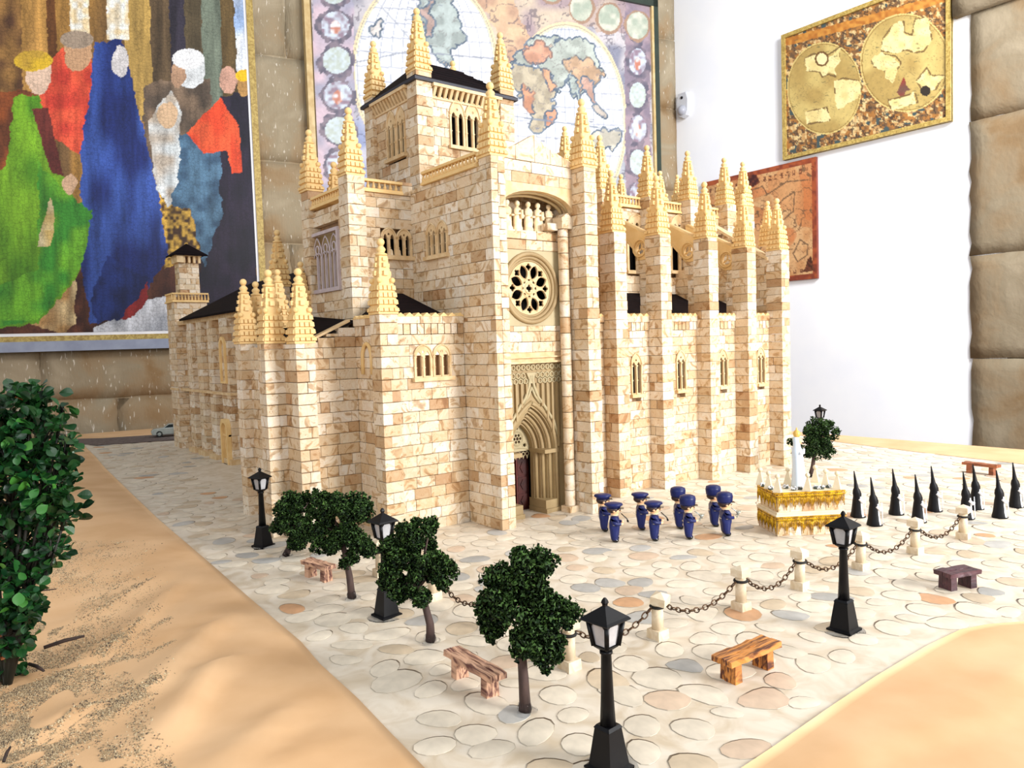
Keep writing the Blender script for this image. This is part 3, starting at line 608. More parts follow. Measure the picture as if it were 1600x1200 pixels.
stuff.obj('distant_cobblestones', M['stones'], paving, fix=False, kind='stuff')
# kraft paper
d1 = G(300, 940)[:2] - G(60, 1080)[:2]; d1 /= np.linalg.norm(d1); d2 = np.array([-d1[1], d1[0]])
CR = [(60, 1088, 330, 900, .10, .16), (150, 1130, 420, 945, .12, .2), (175, 1215, 400, 1030, .16, .24), (270, 1240, 560, 1090, .12, .22), (60, 1000, 300, 895, .07, .14), (90, 868, 300, 850, .05, .07), (330, 1230, 640, 1170, .09, .2), (-20, 1190, 170, 1120, .12, .22), (250, 990, 480, 1010, .05, .12), (120, 950, 330, 870, .05, .10), (1420, 1150, 1640, 1010, .10, .25), (1290, 1230, 1600, 1080, .10, .22), (230, 1080, 540, 1020, .06, .14)]
CRW = [(G(a, b)[:2], G(c, d)[:2], h, w) for a, b, c, d, h, w in CR]
def hpaper(x, y):
    x = np.atleast_1d(np.array(x, float)); y = np.atleast_1d(np.array(y, float)); h = vnoise(x * .5 + 30, y * .5 + 30, 1.0, 31) * .07 + vnoise(x * 1.4 + 30, y * 1.4 + 30, 1.0, 32) * .018
    for A, B, hh, w in CRW:
        hh = hh * .5
        dx, dy = B - A; L = math.hypot(dx, dy); t = ((x - A[0]) * dx + (y - A[1]) * dy) / L / L; q = ((x - A[0]) * -dy + (y - A[1]) * dx) / L + .10 * np.sin(t * 5 + A[0]) 
        e = np.clip(np.minimum(t + .15, 1.15 - t) * 2.2, 0, 1); e = e * e * (3 - 2 * e); ww = w * (.5 + .9 * (1 - np.clip(t, 0, 1)))
        h = h + hh * e * np.where(q > 0, np.exp(-(q / ww) ** 2), np.exp(-(q / ww * 2.6) ** 2))
    return h
def sheet(name, edge, off, rows, amp, label, t0=0.0):
    n = len(edge); E = []
    for i in range(n - 1):
        k = max(2, int(np.linalg.norm(edge[i + 1] - edge[i]) / .14)); E += [edge[i] * (1 - j / k) + edge[i + 1] * j / k for j in range(k)]
    E.append(edge[-1]); E = np.array(E); ks = (np.linspace(0, 1, rows) ** 1.0)[:, None, None]
    g = E[None] + ks * (off(E) - E)[None]; h = hpaper(g[..., 0].ravel(), g[..., 1].ravel()).reshape(g.shape[:2]) * amp
    fade = np.clip(ks[..., 0] * 14, .12, 1); z = .012 + h * fade
    nn = E.shape[0]; vs = [(g[j, i, 0], g[j, i, 1], z[j, i]) for j in range(rows) for i in range(nn)]
    fs = [(j * nn + i, j * nn + i + 1, (j + 1) * nn + i + 1, (j + 1) * nn + i) for j in range(rows - 1) for i in range(nn - 1)]
    base = len(vs); vs += [(g[0, i, 0], g[0, i, 1], .001) for i in range(nn)]; fs += [(i, i + 1, base + i + 1, base + i) for i in range(nn - 1)]
    m = MB(); m.add(vs, fs, None, 0, True); o = m.obj(name, M['kraft'], fix=False); tag(o, label, 'paper'); return g, z
sheet('kraft_paper_sheet', LE, lambda E: np.stack([np.full(len(E), -5.5), E[:, 1] * .75 + 1.0], 1), 110, 1.0, 'creased brown kraft paper left of the paving with sand and twigs on it')
sheet('kraft_paper_sheet', RE, lambda E: np.stack([E[:, 0] * .9 + 1.2, E[:, 1] - 3.4], 1), 40, .35, 'smooth brown kraft paper in the lower right corner, over the paving edge')
mb = MB(); n = len(RB)
mb.add([(p[0] - .05, p[1], .006) for p in RB] + [(18.28, p[1], .006) for p in RB], [(i, i + 1, n + i + 1, n + i) for i in range(n - 1)])
mb.add([(16.8, 20, .006), (16.8, RB[0][1], .006), (18.28, RB[0][1], .006), (18.28, 20, .006)], [(0, 1, 2, 3)])
tag(mb.obj('kraft_paper_strip', M['kraft']), 'narrow strip of brown kraft paper along the far right table edge below the white wall', 'paper')
a, b, c_, d_ = G(60, 690), G(118, 684), G(300, 682), G(300, 660)
mb = MB(); yb = 25.9; mb.add([(-8, 27, .008), (3.4, 26.4, .008), (8.5, 25.7, .008), (8.5, 28.5, .008), (-8, 30.5, .008)], [(0, 1, 2, 3, 4)])
tag(mb.obj('kraft_paper_strip', M['kraft']), 'strip of brown kraft paper at the far left, between the road and the stone wall', 'paper')
rp = [G(112, 692), G(150, 697), G(262, 689), G(340, 684), G(340, 676), G(262, 679.5), G(160, 686), G(118, 687)]
mb = MB(); mb.plate([(p[0], p[1]) for p in rp], [], .012, .03, lambda u, v, w: (u, v, w)); tag(mb.obj('model_road', M['asphalt']), 'narrow dark grey model road behind the cathedral where the toy car stands', 'road')
# ================================================================== CATHEDRAL
CX, CY = 6.17, 8.22
cath = thing('cathedral_model', 'large model cathedral of marbled cream bricks with yellow pinnacles', 'building', (CX, CY, 0))
off = Vector((CX, CY, 0))
def part(mb, name, m, fix=True, kind=None, parent=None, label=None, loc=None):
    mb.v = [(x - CX, y - CY, z) for x, y, z in mb.v]
    return mb.obj(name, m, parent or cath, fix, kind=kind, label=label)
BR = []          # brick boxes
CH = .155; GAP = .0062
BC = [((226, 212, 190), 6), ((219, 200, 172), 7), ((210, 186, 152), 5), ((190, 160, 124), 2), ((230, 220, 204), 5), ((214, 198, 172), 5), ((186, 152, 116), .6)]
BCL = [lin(c) for c, w in BC for _ in range(int(w * 5))]
def bcol(): return np.clip(random.choice(BCL) * random.uniform(.91, 1.04), 0, 1)
def wall(t, u0, u1, z0, z1, holes=(), top=None, th=.11, bl=(.24, .40)):
    z = z0; r = 0
    while z < z1 - .02:
        zt = min(z + CH, z1)
        if z1 - zt < .05: zt = z1
        u = u0 - (random.uniform(.05, .2) if True else 0); segs = []
        while u < u1:
            L = random.uniform(*bl)
            if random.random() < .18: L *= .5
            e = u + L
            if u1 - e < .09: e = u1
            a, b = max(u, u0), min(e, u1)
            if b - a > .015: segs.append((a, b))
            u = e
        for a, b in segs:
            parts = [(a, b)]
            for h0, h1, g0, g1 in holes:
                if zt - .02 > g0 and z + .02 < g1:
                    nw = []
                    for p, q in parts:
                        if q <= h0 or p >= h1: nw.append((p, q)); continue
                        if p < h0: nw.append((p, h0))
                        if q > h1: nw.append((h1, q))
                    parts = nw
            for p, q in parts:
                if q - p < .02: continue
                if top is not None:
                    tz = min(top(p), top(q))
                    if z > tz - .02: continue
                    zz = min(zt, tz)
                else: zz = zt
                pr_ = random.uniform(-.003, .004)
                c0 = t(p + GAP / 2, z + GAP / 2, pr_); c1 = t(q - GAP / 2, zz - GAP / 2, -th)
                BR.append((min(c0[0], c1[0]), max(c0[0], c1[0]), min(c0[1], c1[1]), max(c0[1], c1[1]), z + GAP / 2, zz - GAP / 2, bcol()))
        z = zt; r += 1
def pier(x0, x1, y0, y1, z0, z1, h=CH):
    z = z0; k = 0
    while z < z1 - .02:
        zt = min(z + h, z1)
        if z1 - zt < .05: zt = z1
        e = random.uniform(-.003, .005); g = GAP / 2
        w = (x1 - x0); d = (y1 - y0); r = random.random()
        if r < .45 and w > .16:
            s = x0 + w * random.uniform(.35, .65); bs = [(x0, s, y0, y1), (s, x1, y0, y1)]
        elif (r < .8 and d > .16) or d > .4:
            s = y0 + d * random.uniform(.35, .65); bs = [(x0, x1, y0, s), (x0, x1, s, y1)]
        else: bs = [(x0, x1, y0, y1)]
        for a, b, c, d_ in bs:
            BR.append((a - e + (g if a > x0 else 0), b + e - (g if b < x1 else 0), c - e + (g if c > y0 else 0), d_ + e - (g if d_ < y1 else 0), z + g, zt - g, bcol()))
        z = zt
core = MB()
def cbox(x0, x1, y0, y1, z0, z1): core.box(x0, x1, y0, y1, z0, z1)
# --- shared pinnacle
def pin_mesh():
    m = MB(); m.box(-.15, .15, -.15, .15, 0, .03); m.box(-.135, .135, -.135, .135, .03, .40, taper=.028)
    for tr in range(4):
        z0 = .028 + tr * .096; w = .158 - tr * .0095; n = 4; hgt = .068 if tr else .052; pw = 2 * w / n
        for side in range(4):
            for k in range(n):
                a = -w + k * pw
                def t(u, v, q, s_=side, w_=w):
                    x, y = u, -(w_ - .004 + q * 1.25)
                    for _ in range(s_): x, y = -y, x
                    return (x, y, v)
                m.add([t(a + .009, z0 + .012, .014), t(a + pw - .009, z0 + .012, .014), t(a + pw - .009, z0 + hgt, .008), t(a + .009, z0 + hgt, .008), t(a + .006, z0, -.02), t(a + pw - .006, z0, -.02), t(a + pw - .006, z0 + hgt + .012, -.02), t(a + .006, z0 + hgt + .012, -.02)],
                      [(0, 1, 2, 3), (0, 4, 5, 1), (1, 5, 6, 2), (2, 6, 7, 3), (3, 7, 4, 0)])
        m.box(-w + .016, w - .016, -w + .016, w - .016, z0 + hgt - .01, z0 + hgt + .024)
    m.box(-.096, .096, -.096, .096, .40, .62, taper=.018); m.box(-.074, .074, -.074, .074, .60, .79, taper=.012)
    for sx in (-1, 1):
        for sy in (-1, 1): m.ball((sx * .10, sy * .10, .455), .042, 8, 5); m.box(sx * .088 - .02, sx * .088 + .02, sy * .088 - .02, sy * .088 + .02, .40, .43)
    for z, w, s_ in ((.555, .112, .032), (.665, .096, .028), (.745, .084, .022)):
        for k in range(4):
            a = k * math.pi / 2; x, y = w * math.cos(a) * .85, w * math.sin(a) * .85; m.box(x - s_, x + s_, y - s_, y + s_, z - s_, z + s_)
        m.box(-w * .8, w * .8, -w * .8, w * .8, z - s_ * .6, z + s_ * .6)
    return m.mesh('pinnacle', M['sand'])
def fin_mesh():
    m = MB(); m.lathe([(.06, .0), (.082, .012), (.086, .03), (.06, .042), (.046, .052), (.062, .075), (.066, .095), (.05, .118), (.034, .128), (.034, .14)], 14)
    m.ball((0, 0, .19), .055, 12, 8); return m.mesh('finial', M['sand'])
PM, FM = pin_mesh(), fin_mesh()
def pinnacle(x, y, z, s=1.0, pale=False):
    o = link('pinnacle', PM, cath, (x - CX, y - CY, z)); o.scale = (s, s, s)
    link('finial', FM, o, (0, 0, .79))
def pierp(x0, x1, y0, y1, z1, s=1.0, z0=0):
    pier(x0, x1, y0, y1, z0, z1); pinnacle((x0 + x1) / 2, (y0 + y1) / 2, z1, s)
# --- windows
def lancets(t, cx, z0, w, h, n, name='lancet_window', m='frame'):
    ng = max(1, n // 2); gw = w / ng; hs = h * (.66 if n == 4 else .72); mb = MB()
    holes = []; lw = gw / 2 * (.56 if n == 4 else .64); lh = hs + h * .02
    top = []
    for g in range(ng):
        c = cx - w / 2 + gw * (g + .5); pts = parch(c, z0, z0 + hs, gw, h - hs); top += pts[1:-1] if ng > 1 else pts[1:-1]
        for s_ in (-1, 1): holes.append(parch(c + s_ * gw * .225, z0 + .03, z0 + lh * .88, lw, lw * 1.1, 4))
        zz = z0 + hs + (h - hs) * .33; holes.append(circ(c, zz + .005, gw * .07, 8))
    out = [(cx - w / 2, z0)] + top + [(cx + w / 2, z0)]
    mb.plate(out, holes, -.02, .012, t)
    for g in range(ng):
        c = cx - w / 2 + gw * (g + .5); mb.tube([(u, v, .016) for u, v in parch(c, z0 + hs * .95, z0 + hs, gw * .94, (h - hs) * .96, 6)[1:-1]], .014, 6, t=t)
    ks = sorted(set([round(cx - w / 2 + gw * g, 4) + .015 for g in range(ng)] + [round(cx - w / 2 + gw * (g + .5), 4) for g in range(ng)] + [cx + w / 2 - .015]))
    for u in ks:
        mb.box(u - .014, u + .014, z0, z0 + hs * .98, -.01, .026, t=t); mb.box(u - .022, u + .022, z0 + hs * .46, z0 + hs * .5, -.01, .032, t=t); mb.box(u - .022, u + .022, z0 + hs * .93, z0 + hs * .98, -.01, .034, t=t)
    o = part(mb, name, M[m])
    mb = MB(); mb.box(cx - w / 2 - .03, cx + w / 2 + .03, z0 - .045, z0 + .012, -.02, .07, t=t); s_ = mb; s_.v = [(x - CX, y - CY, z) for x, y, z in s_.v]; s_.obj('sill', M[m], o)
    mb = MB(); mb.box(cx - w / 2 + .01, cx + w / 2 - .01, z0 - .02, z0 + hs * 1.0, -.105, -.10, t=t); mb.v = [(x - CX, y - CY, z) for x, y, z in mb.v]; mb.obj('dark_opening', M['dark'], o)
    return (cx - w / 2 + .02, cx + w / 2 - .02, z0, z0 + hs * 1.08)
def winpx(fr, x0, x1, y0, y1, pl, n, **k):
    f = PY if fr == 'A' else PX; a, b = f(x0, (y0 + y1) / 2, pl), f(x1, (y0 + y1) / 2, pl); i = 0 if fr == 'A' else 1
    zb = f((x0 + x1) / 2, y1, pl)[2]; zt = f((x0 + x1) / 2, y0, pl)[2]; cx = (a[i] + b[i]) / 2
    return lancets((FA if fr == 'A' else FB)(pl), cx, zb, abs(b[i] - a[i]), zt - zb, n, **k)
def balustrade(t, u0, u1, z, h=.19):
    mb = MB(); mb.box(u0, u1, z, z + .035, -.1, .05, t=t); mb.box(u0, u1, z + .035, z + .06, -.1, .03, t=t); mb.box(u0, u1, z + h - .04, z + h, -.06, .035, t=t)
    n = max(2, int((u1 - u0) / .085))
    for i in range(n + 1):
        u = u0 + (u1 - u0) * i / n; r = [(.016, z + .06), (.03, z + .085), (.014, z + h - .06), (.024, z + h - .04)]
        mb.lathe([(a, b) for a, b in r], 6, (u, -.01, 0), t=lambda x, y, zz: t(x, zz, y))
    return part(mb, 'balustrade', M['sand'])
def parapet(t, u0, u1, z):      # corbel slots, band and zigzag crest
    mb = MB(); n = max(2, int((u1 - u0) / .105))
    for i in range(n):
        a = u0 + (u1 - u0) * i / n; b = u0 + (u1 - u0) * (i + 1) / n; c0 = t(a + .008, z, .012); c1 = t(b - .008, z + .14, -.1)
        BR.append((min(c0[0], c1[0]), max(c0[0], c1[0]), min(c0[1], c1[1]), max(c0[1], c1[1]), z + .004, z + .146, bcol()))
    k = max(1, int((u1 - u0) / .3))
    for i in range(k):
        a = u0 + (u1 - u0) * i / k; b = u0 + (u1 - u0) * (i + 1) / k; c0 = t(a + .003, z, .03); c1 = t(b - .003, z, -.1)
        BR.append((min(c0[0], c1[0]), max(c0[0], c1[0]), min(c0[1], c1[1]), max(c0[1], c1[1]), z + .15, z + .25, bcol()))
    n = max(2, int((u1 - u0) / .13)); st = (u1 - u0) / n
    for i in range(n):
        a = u0 + st * i; mb.prism([(a, z + .25), (a + st, z + .25), (a + st * .55, z + .30), (a + st * .45, z + .30)], -.1, .035, t)
    part(mb, 'zigzag_crest', M['sand'])
# ---- L1 block (lower left front)
Y1 = 9.02; h = winpx('A', 646, 704, 538, 590, Y1, 4)
wall(FA(Y1), 5.05, CX, 0, 2.78, [h]); parapet(FA(Y1), 5.05, CX, 2.78)
pierp(4.79, 5.06, 8.98, 9.25, 3.06)
wall(FB(4.93), 9.25, 10.0, 0, 2.78); parapet(FB(4.93), 9.25, 10.0, 2.78)
mb = MB(); a, b = PX(575, 537, 4.9), PX(578, 585, 4.9); uc = 9.62
mb.tube([(uc - .14, b[2], .02)] + [(uc + .14 * -math.cos(t_), b[2] + .22 + (a[2] - b[2] - .22) * math.sin(t_), .02) for t_ in np.linspace(0, math.pi, 9)] + [(uc + .14, b[2], .02)], .03, 6, t=FB(4.93)); part(mb, 'arched_moulding', M['sand'])
cbox(5.0, 6.3, 9.1, 10.35, 0, 3.0)
# hip roof over the block
mb = MB(); p = [(4.98, 9.12, 2.98), (6.1, 9.12, 2.98), (6.1, 10.2, 2.98), (4.98, 10.2, 2.98), (5.45, 9.95, 3.42), (5.72, 9.95, 3.42)]
mb.add(p, [(0, 1, 5, 4), (1, 2, 5), (2, 3, 4, 5), (3, 0, 4)]); part(mb, 'hip_roof', M['roof'])
# ---- W3 gabled wall
top3 = lambda u: min(3.0, 2.72 + max(0, (u - 4.22)) * .45)
wall(FA(10.0), 4.1, 4.93, 0, 3.0, top=top3)
mb = MB(); mb.prism([(4.15, 2.69), (4.84, 3.0), (4.84, 3.035), (4.15, 2.725)], -.12, .03, FA(10.0)); part(mb, 'coping', M['frame'])
mb = MB(); mb.add([(4.2, 10.05, 2.66), (5.0, 10.05, 3.02), (5.0, 12.2, 3.2), (4.2, 12.2, 2.9)], [(0, 1, 2, 3)]); part(mb, 'aisle_roof', M['roof'])
cbox(4.2, 5.0, 10.1, 12.1, 0, 2.64)
# ---- cluster of the front tower
pier(3.92, 4.19, 9.75, 10.24, 0, 2.70); pinnacle(4.055, 9.89, 2.70); pierp(3.65, 3.95, 10.2, 10.46, 2.715); pierp(3.88, 4.15, 11.88, 12.15, 2.74); pierp(4.2, 4.47, 12.25, 12.5, 2.74)
pinnacle(4.42, 11.6, 2.97, .9); pinnacle(4.95, 11.95, 3.15, .9)
wall(FB(4.02), 10.4, 11.9, 0, 2.68); cbox(4.2, 4.5, 10.1, 12.1, 0, 2.66)
# ---- left long nave
ZN = 3.55
for i, yn in enumerate((17.6, 18.75, 19.7, 20.6)):
    pier(5.46, 5.7, yn, yn + (.62 if i == 0 else .45), 0, ZN - .12, h=.17)
wall(FB(5.66), 12.6, 21.9, 0, ZN, th=.1); cbox(5.78, 7.2, 12.6, 22.0, 0, ZN)
mb = MB()
for i in range(80):
    u = 16.0 + i * .075
    mb.box(u, u + .04, ZN - .14, ZN - .02, 0, .2, t=FB(5.66))
part(mb, 'corbel_row', M['frame'])
mb = MB(); mb.add([(5.36, 12.6, ZN), (5.36, 21.3, ZN), (7.3, 21.3, 4.55), (7.3, 12.6, 4.55), (5.36, 12.6, ZN - .05), (5.36, 21.3, ZN - .05)], [(0, 1, 2, 3), (0, 4, 5, 1)]); part(mb, 'nave_roof', M['roof'])
mb = MB(); z0, z1 = 0.0, PX(362, 655, 5.5)[2]
mb.plate(parch(17.95, z0, z1 - .22, .5, .22), [parch(17.95, z0, z1 - .27, .36, .18)], 0, .1, FB(5.46)); mb.box(17.7, 18.2, z1 * .62, z1 * .66, 0, .06, t=FB(5.46))
for u in (17.83, 17.95, 18.07): mb.box(u - .02, u + .02, 0, z1 - .2, 0, .03, t=FB(5.46))
part(mb, 'arched_door_surround', M['sand'])
mb = MB(); mb.plate(parch(17.95, 1.9, 2.75, .4, .25), [parch(17.95, 1.95, 2.72, .3, .2)], -.01, .05, FB(5.46)); part(mb, 'arched_moulding', M['sand'])
mb = MB(); mb.box(17.5, 21.8, 1.62, 1.68, -.2, .03, t=FB(5.46))
mb.box(21.86, 22.7, 1.62, 1.68, 0, .03, t=FB(5.4)); part(mb, 'string_course', M['frame'])
for yn in (17.6, 18.75, 19.7, 20.6): mb = MB(); mb.box(yn - .04, yn + .55, 0, .12, -.2, .07, t=FB(5.46), taper=.0); part(mb, 'plinth', M['frame'])
# far left tower
wall(FA(21.9), 5.4, 6.28, 0, 4.05); wall(FB(5.4), 21.9, 22.7, 0, 4.05); cbox(5.5, 6.2, 22.0, 22.6, 0, 4.2)
balustrade(FA(21.9), 5.36, 6.32, 4.05, .26); balustrade(FB(5.4), 21.9, 22.7, 4.05, .26)
wall(FA(22.05), 5.62, 6.15, 4.1, 5.15); wall(FB(5.62), 22.05, 22.5, 4.1, 5.15); cbox(5.7, 6.1, 22.12, 22.4, 4.1, 5.3)
mb = MB()
for u in np.linspace(5.58, 6.12, 5): mb.box(u, u + .06, 5.15, 5.34, 0, .1, t=FA(22.05))
mb.box(5.55, 6.2, 5.33, 5.38, -.4, .13, t=FA(22.05)); mb.box(21.9, 22.5, 5.15, 5.36, -.1, .08, t=FB(5.62)); part(mb, 'corbel_row', M['frame'])
mb = MB(); mb.add([(5.45, 21.85, 5.38), (6.35, 21.85, 5.38), (6.35, 22.7, 5.38), (5.45, 22.7, 5.38), (5.9, 22.25, 5.72), (5.45, 21.85, 5.34), (6.35, 21.85, 5.34), (5.45, 22.7, 5.34)], [(0, 1, 4), (1, 2, 4), (2, 3, 4), (3, 0, 4), (0, 1, 6, 5), (0, 3, 7, 5)]); part(mb, 'hip_roof', M['roof'])
# ---- upper left mass (Q)
pierp(5.05, 5.33, 10.29, 10.6, 5.2, z0=2.6); pierp(5.05, 5.3, 11.75, 12.03, 5.22, z0=2.6); pinnacle(5.6, 11.9, 4.75, 1)
YQ = 10.38
h = winpx('A', 595, 643, 357, 402, YQ, 4); wall(FA(YQ), 5.33, CX + .02, 2.6, 4.99, [h]); balustrade(FA(YQ), 5.34, 6.02, 4.99, .2); pier(6.02, 6.2, YQ - .02, YQ + .2, 4.99, 5.2)
for px_ in (611, 623):
    p = PY(px_, 395, YQ + .03); mb = MB(); mb.lathe([(.045, 0), (.035, .03), (.028, .09), (.01, .12)], 10, (p[0], p[1], p[2] - .06)); part(mb, 'bell', M['statue'])
aq, bq = PX(489, 410, 5.12), PX(532, 410, 5.12); zq0, zq1 = PX(510, 457, 5.12)[2], PX(510, 360, 5.12)[2]
wall(FB(5.12), 10.6, 11.8, 2.6, 4.86, [(min(aq[1], bq[1]) + .02, max(aq[1], bq[1]) - .02, zq0, zq1)]); balustrade(FB(5.12), 10.6, 11.75, 4.9, .2)
mb = MB(); u0, u1 = min(aq[1], bq[1]), max(aq[1], bq[1]); n = 6; st = (u1 - u0 - .1) / n; T = FB(5.12); hh = zq1 - zq0
mb.plate([(u0, zq0), (u1, zq0), (u1, zq1), (u0, zq1)], [[(u0 + .05, zq0 + .06), (u1 - .05, zq0 + .06), (u1 - .05, zq1 - .05), (u0 + .05, zq1 - .05)]], -.02, .04, T)
for i in range(1, n): u = u0 + .05 + st * i; mb.box(u - .012, u + .012, zq0 + .05, zq0 + hh * .6, -.02, .02, t=T)
for i in range(n):
    u = u0 + .05 + st * (i + .5); mb.tube([(a, b, 0) for a, b in parch(u, zq0 + hh * .5, zq0 + hh * .52, st, st * .9, 5)[1:-1]], .010, 5, t=T)
for i in range(3):
    c = u0 + .05 + st * (2 * i + 1); mb.tube([(a, b, 0) for a, b in circ(c, zq0 + hh * .72, st * .42, 14)], .014, 5, closed=True, t=T)
    mb.tube([(a, b, 0) for a, b in parch(c, zq0 + hh * .6, zq0 + hh * .62, st * 1.95, hh * .3, 6)[1:-1]], .011, 5, t=T)
part(mb, 'tracery_window', M['lilac'], label='pale lilac tracery window'); mb = MB(); mb.box(u0 + .02, u1 - .02, zq0 + .02, zq1 - .02, -.105, -.1, t=T); part(mb, 'window_back', M['khaki'])
cbox(5.24, 6.3, 10.5, 12.2, 2.5, 4.86)
# ---- W1 and corner pier P0
h = winpx('B', 667, 700, 346, 400, CX, 4)
wall(FB(CX), 8.22, 9.02, 0, 3.0); wall(FB(CX), 8.22, 10.38, 3.0, 5.08, [h]); wall(FA(CY), CX + .11, 6.41, 0, 5.18, th=.28, bl=(.12, .3)); pier(CX, 6.41, CY, 8.5, 5.08, 5.18)
pinnacle(6.31, 8.37, 5.18); balustrade(FB(CX), 8.55, 9.98, 5.08, .21)
cbox(6.27, 6.40, 8.34, 10.5, 0, 5.1); cbox(6.3, 7.75, 9.2, 10.5, 0, 5.06); cbox(6.3, 8.4, 9.2, 12.6, 0, 5.06)
# ---- rose bay
YR = 8.55; XC = 7.075; XE = 7.746; XS = 6.41
zr0, zr1 = PY(840, 509, YR)[2], PY(840, 392, YR)[2]
wall(FA(YR), XS, XE, 2.47, zr0); wall(FA(YR), XS, XE, zr1, PY(840, 363, YR)[2], th=.35)
xr1 = PY(876, 450, YR)[0]; wall(FA(YR), xr1, XE, zr0, zr1)
T = FA(YR); R = (zr1 - zr0) / 2 * .93; zc = (zr0 + zr1) / 2; mb = MB()
mb.plate([(XS, zr0), (xr1, zr0), (xr1, zr1), (XS, zr1)], [circ(XC, zc, R * .9, 36)], -.06, .0, T)
part(mb, 'rose_panel', M['palekhaki']); mb = MB()
for rr, tr, w in ((R * .97, .035, .01), (R * .88, .03, -.02), (R * .80, .024, -.045)): mb.tube([(a, b, w) for a, b in circ(XC, zc, rr, 40)], tr, 6, closed=True, t=T)
part(mb, 'rose_frame', M['khaki'])
holes = [circ(XC, zc, R * .07, 8)]
def petal(c, a, r0, r1, w):
    pts = []
    for s_ in (1, -1):
        ks = range(0, 7) if s_ == 1 else range(7, 0, -1)
        for k_ in ks:
            q = k_ / 7; r = r0 + (r1 - r0) * q; ww = w * math.sin(math.pi * q) ** .8 * s_
            pts.append((c[0] + r * math.cos(a) - ww * math.sin(a), c[1] + r * math.sin(a) + ww * math.cos(a)))
    return pts
def quatre(cx, cz, r, n=4, a0=0):
    pts = []
    for k_ in range(24):
        a = 2 * math.pi * k_ / 24 + a0; rr = r * (.62 + .38 * abs(math.cos(n / 2 * (a - a0)))); pts.append((cx + rr * math.cos(a), cz + rr * math.sin(a)))
    return pts
Ri = R * .76
holes = [quatre(XC, zc, Ri * .15)]
for k_ in range(8):
    a = math.pi / 8 + k_ * math.pi / 4; holes.append(petal((XC, zc), a, Ri * .37, Ri * .92, Ri * .178))
    a = k_ * math.pi / 4; holes.append(quatre(XC + Ri * .80 * math.cos(a), zc + Ri * .80 * math.sin(a), Ri * .14, 4, a)); holes.append(circ(XC + Ri * .32 * math.cos(a), zc + Ri * .32 * math.sin(a), Ri * .06, 6)); 
mb = MB(); mb.plate(circ(XC, zc, Ri * 1.0, 36), holes, -.06, -.03, T)
for k_ in range(8): mb.tube([(a, b, -.03) for a, b in petal((XC, zc), math.pi / 8 + k_ * math.pi / 4, Ri * .34, Ri * .95, Ri * .19)], .007, 5, closed=True, t=T)
mb.tube([(a, b, -.03) for a, b in circ(XC, zc, Ri * .2, 16)], .014, 5, closed=True, t=T); mb.tube([(a, b, -.03) for a, b in circ(XC, zc, Ri * .36, 20)], .009, 5, closed=True, t=T)
part(mb, 'rose_tracery', M['frame'], label='round tracery of the rose window with eight petals')
mb = MB(); mb.plate(circ(XC, zc, R * .95, 24), [], -.25, -.24, T); part(mb, 'rose_dark_opening', M['dark'])
# niche with statues, arch and gable
zn0 = PY(840, 363, YR)[2]; YN = 8.95
wall(FA(YN), XS, XE, zn0 - .1, 4.95); YG = 8.32
gl, ga, gr = PY(790, 232, YG), PY(835, 213, YG), PY(893, 252, YG)
asx0, asz = XS - .02, PY(793, 312, YG)[2]; apz = PY(828, 297, YG)[2]; rsz = PY(893, 334, YG)[2]
zs = (asz + rsz) / 2 - .04
arc = [(XC + (XE - XC) * -math.cos(a) * 1.0, zs + (apz - zs) * math.sin(a)) for a in np.linspace(0, math.pi, 16)]
zg = apz + .09
mb = MB(); outl = arc + [(XE, zg), (XS, zg)]; outl[0] = (XS, zs); mb.plate(outl, [], -.2, 0, FA(YG)); part(mb, 'arch_panel', M['frame'])
mb = MB(); mb.tube([(a, b, -.12) for a, b in arc], .03, 6, t=FA(YG)); mb.tube([(XC + (a - XC) * .95, zs + (b - zs) * .9, -.22) for a, b in arc], .03, 6, t=FA(YG)); part(mb, 'arch_moulding', M['khaki'])
wall(FA(YG), XS, XE, zg, 5.2, bl=(.26, .34))
gu = [(XS, 5.3), (6.68, 5.40), (6.9, 5.52), (7.03, 5.59), (7.18, 5.50), (7.33, 5.42), (7.56, 5.345), (XE, 5.28)]
for (ua, za), (ub, zb) in ((gu[0], gu[1]), (gu[1], gu[3]), (gu[3], gu[5]), (gu[5], gu[6]), (gu[6], gu[7])):
    mid = [q for q in gu if ua < q[0] < ub]; mb = MB(); mb.prism([(ua + .004, 5.205), (ub - .004, 5.205), (ub - .004, zb)] + mid[::-1] + [(ua + .004, za)], -.14, .006, FA(YG), col=lin((226, 206, 180)) * random.uniform(.92, 1)); part(mb, 'gable_slab', M['brick'])
mb = MB(); mb.prism([(XS, zg - .05), (XE, zg - .05), (XE, 5.2), (XC, 5.45), (XS, 5.2)], -.2, -.12, FA(YG)); part(mb, 'gable_back', M['mortar'])
mb = MB(); mb.add([(XS, YG + .1, 5.1), (XE, YG + .1, 5.1), (XC, YG + .15, 5.4), (XS, 10.3, 5.1), (XE, 10.3, 5.1), (XC, 10.3, 5.4)], [(0, 2, 5, 3), (2, 1, 4, 5)]); part(mb, 'gable_roof', M['roof'])
mb = MB(); mb.box(XS, XE, zs + .38, zs + .5, -.6, -.1, t=FA(YG)); part(mb, 'niche_ceiling', M['khaki'])
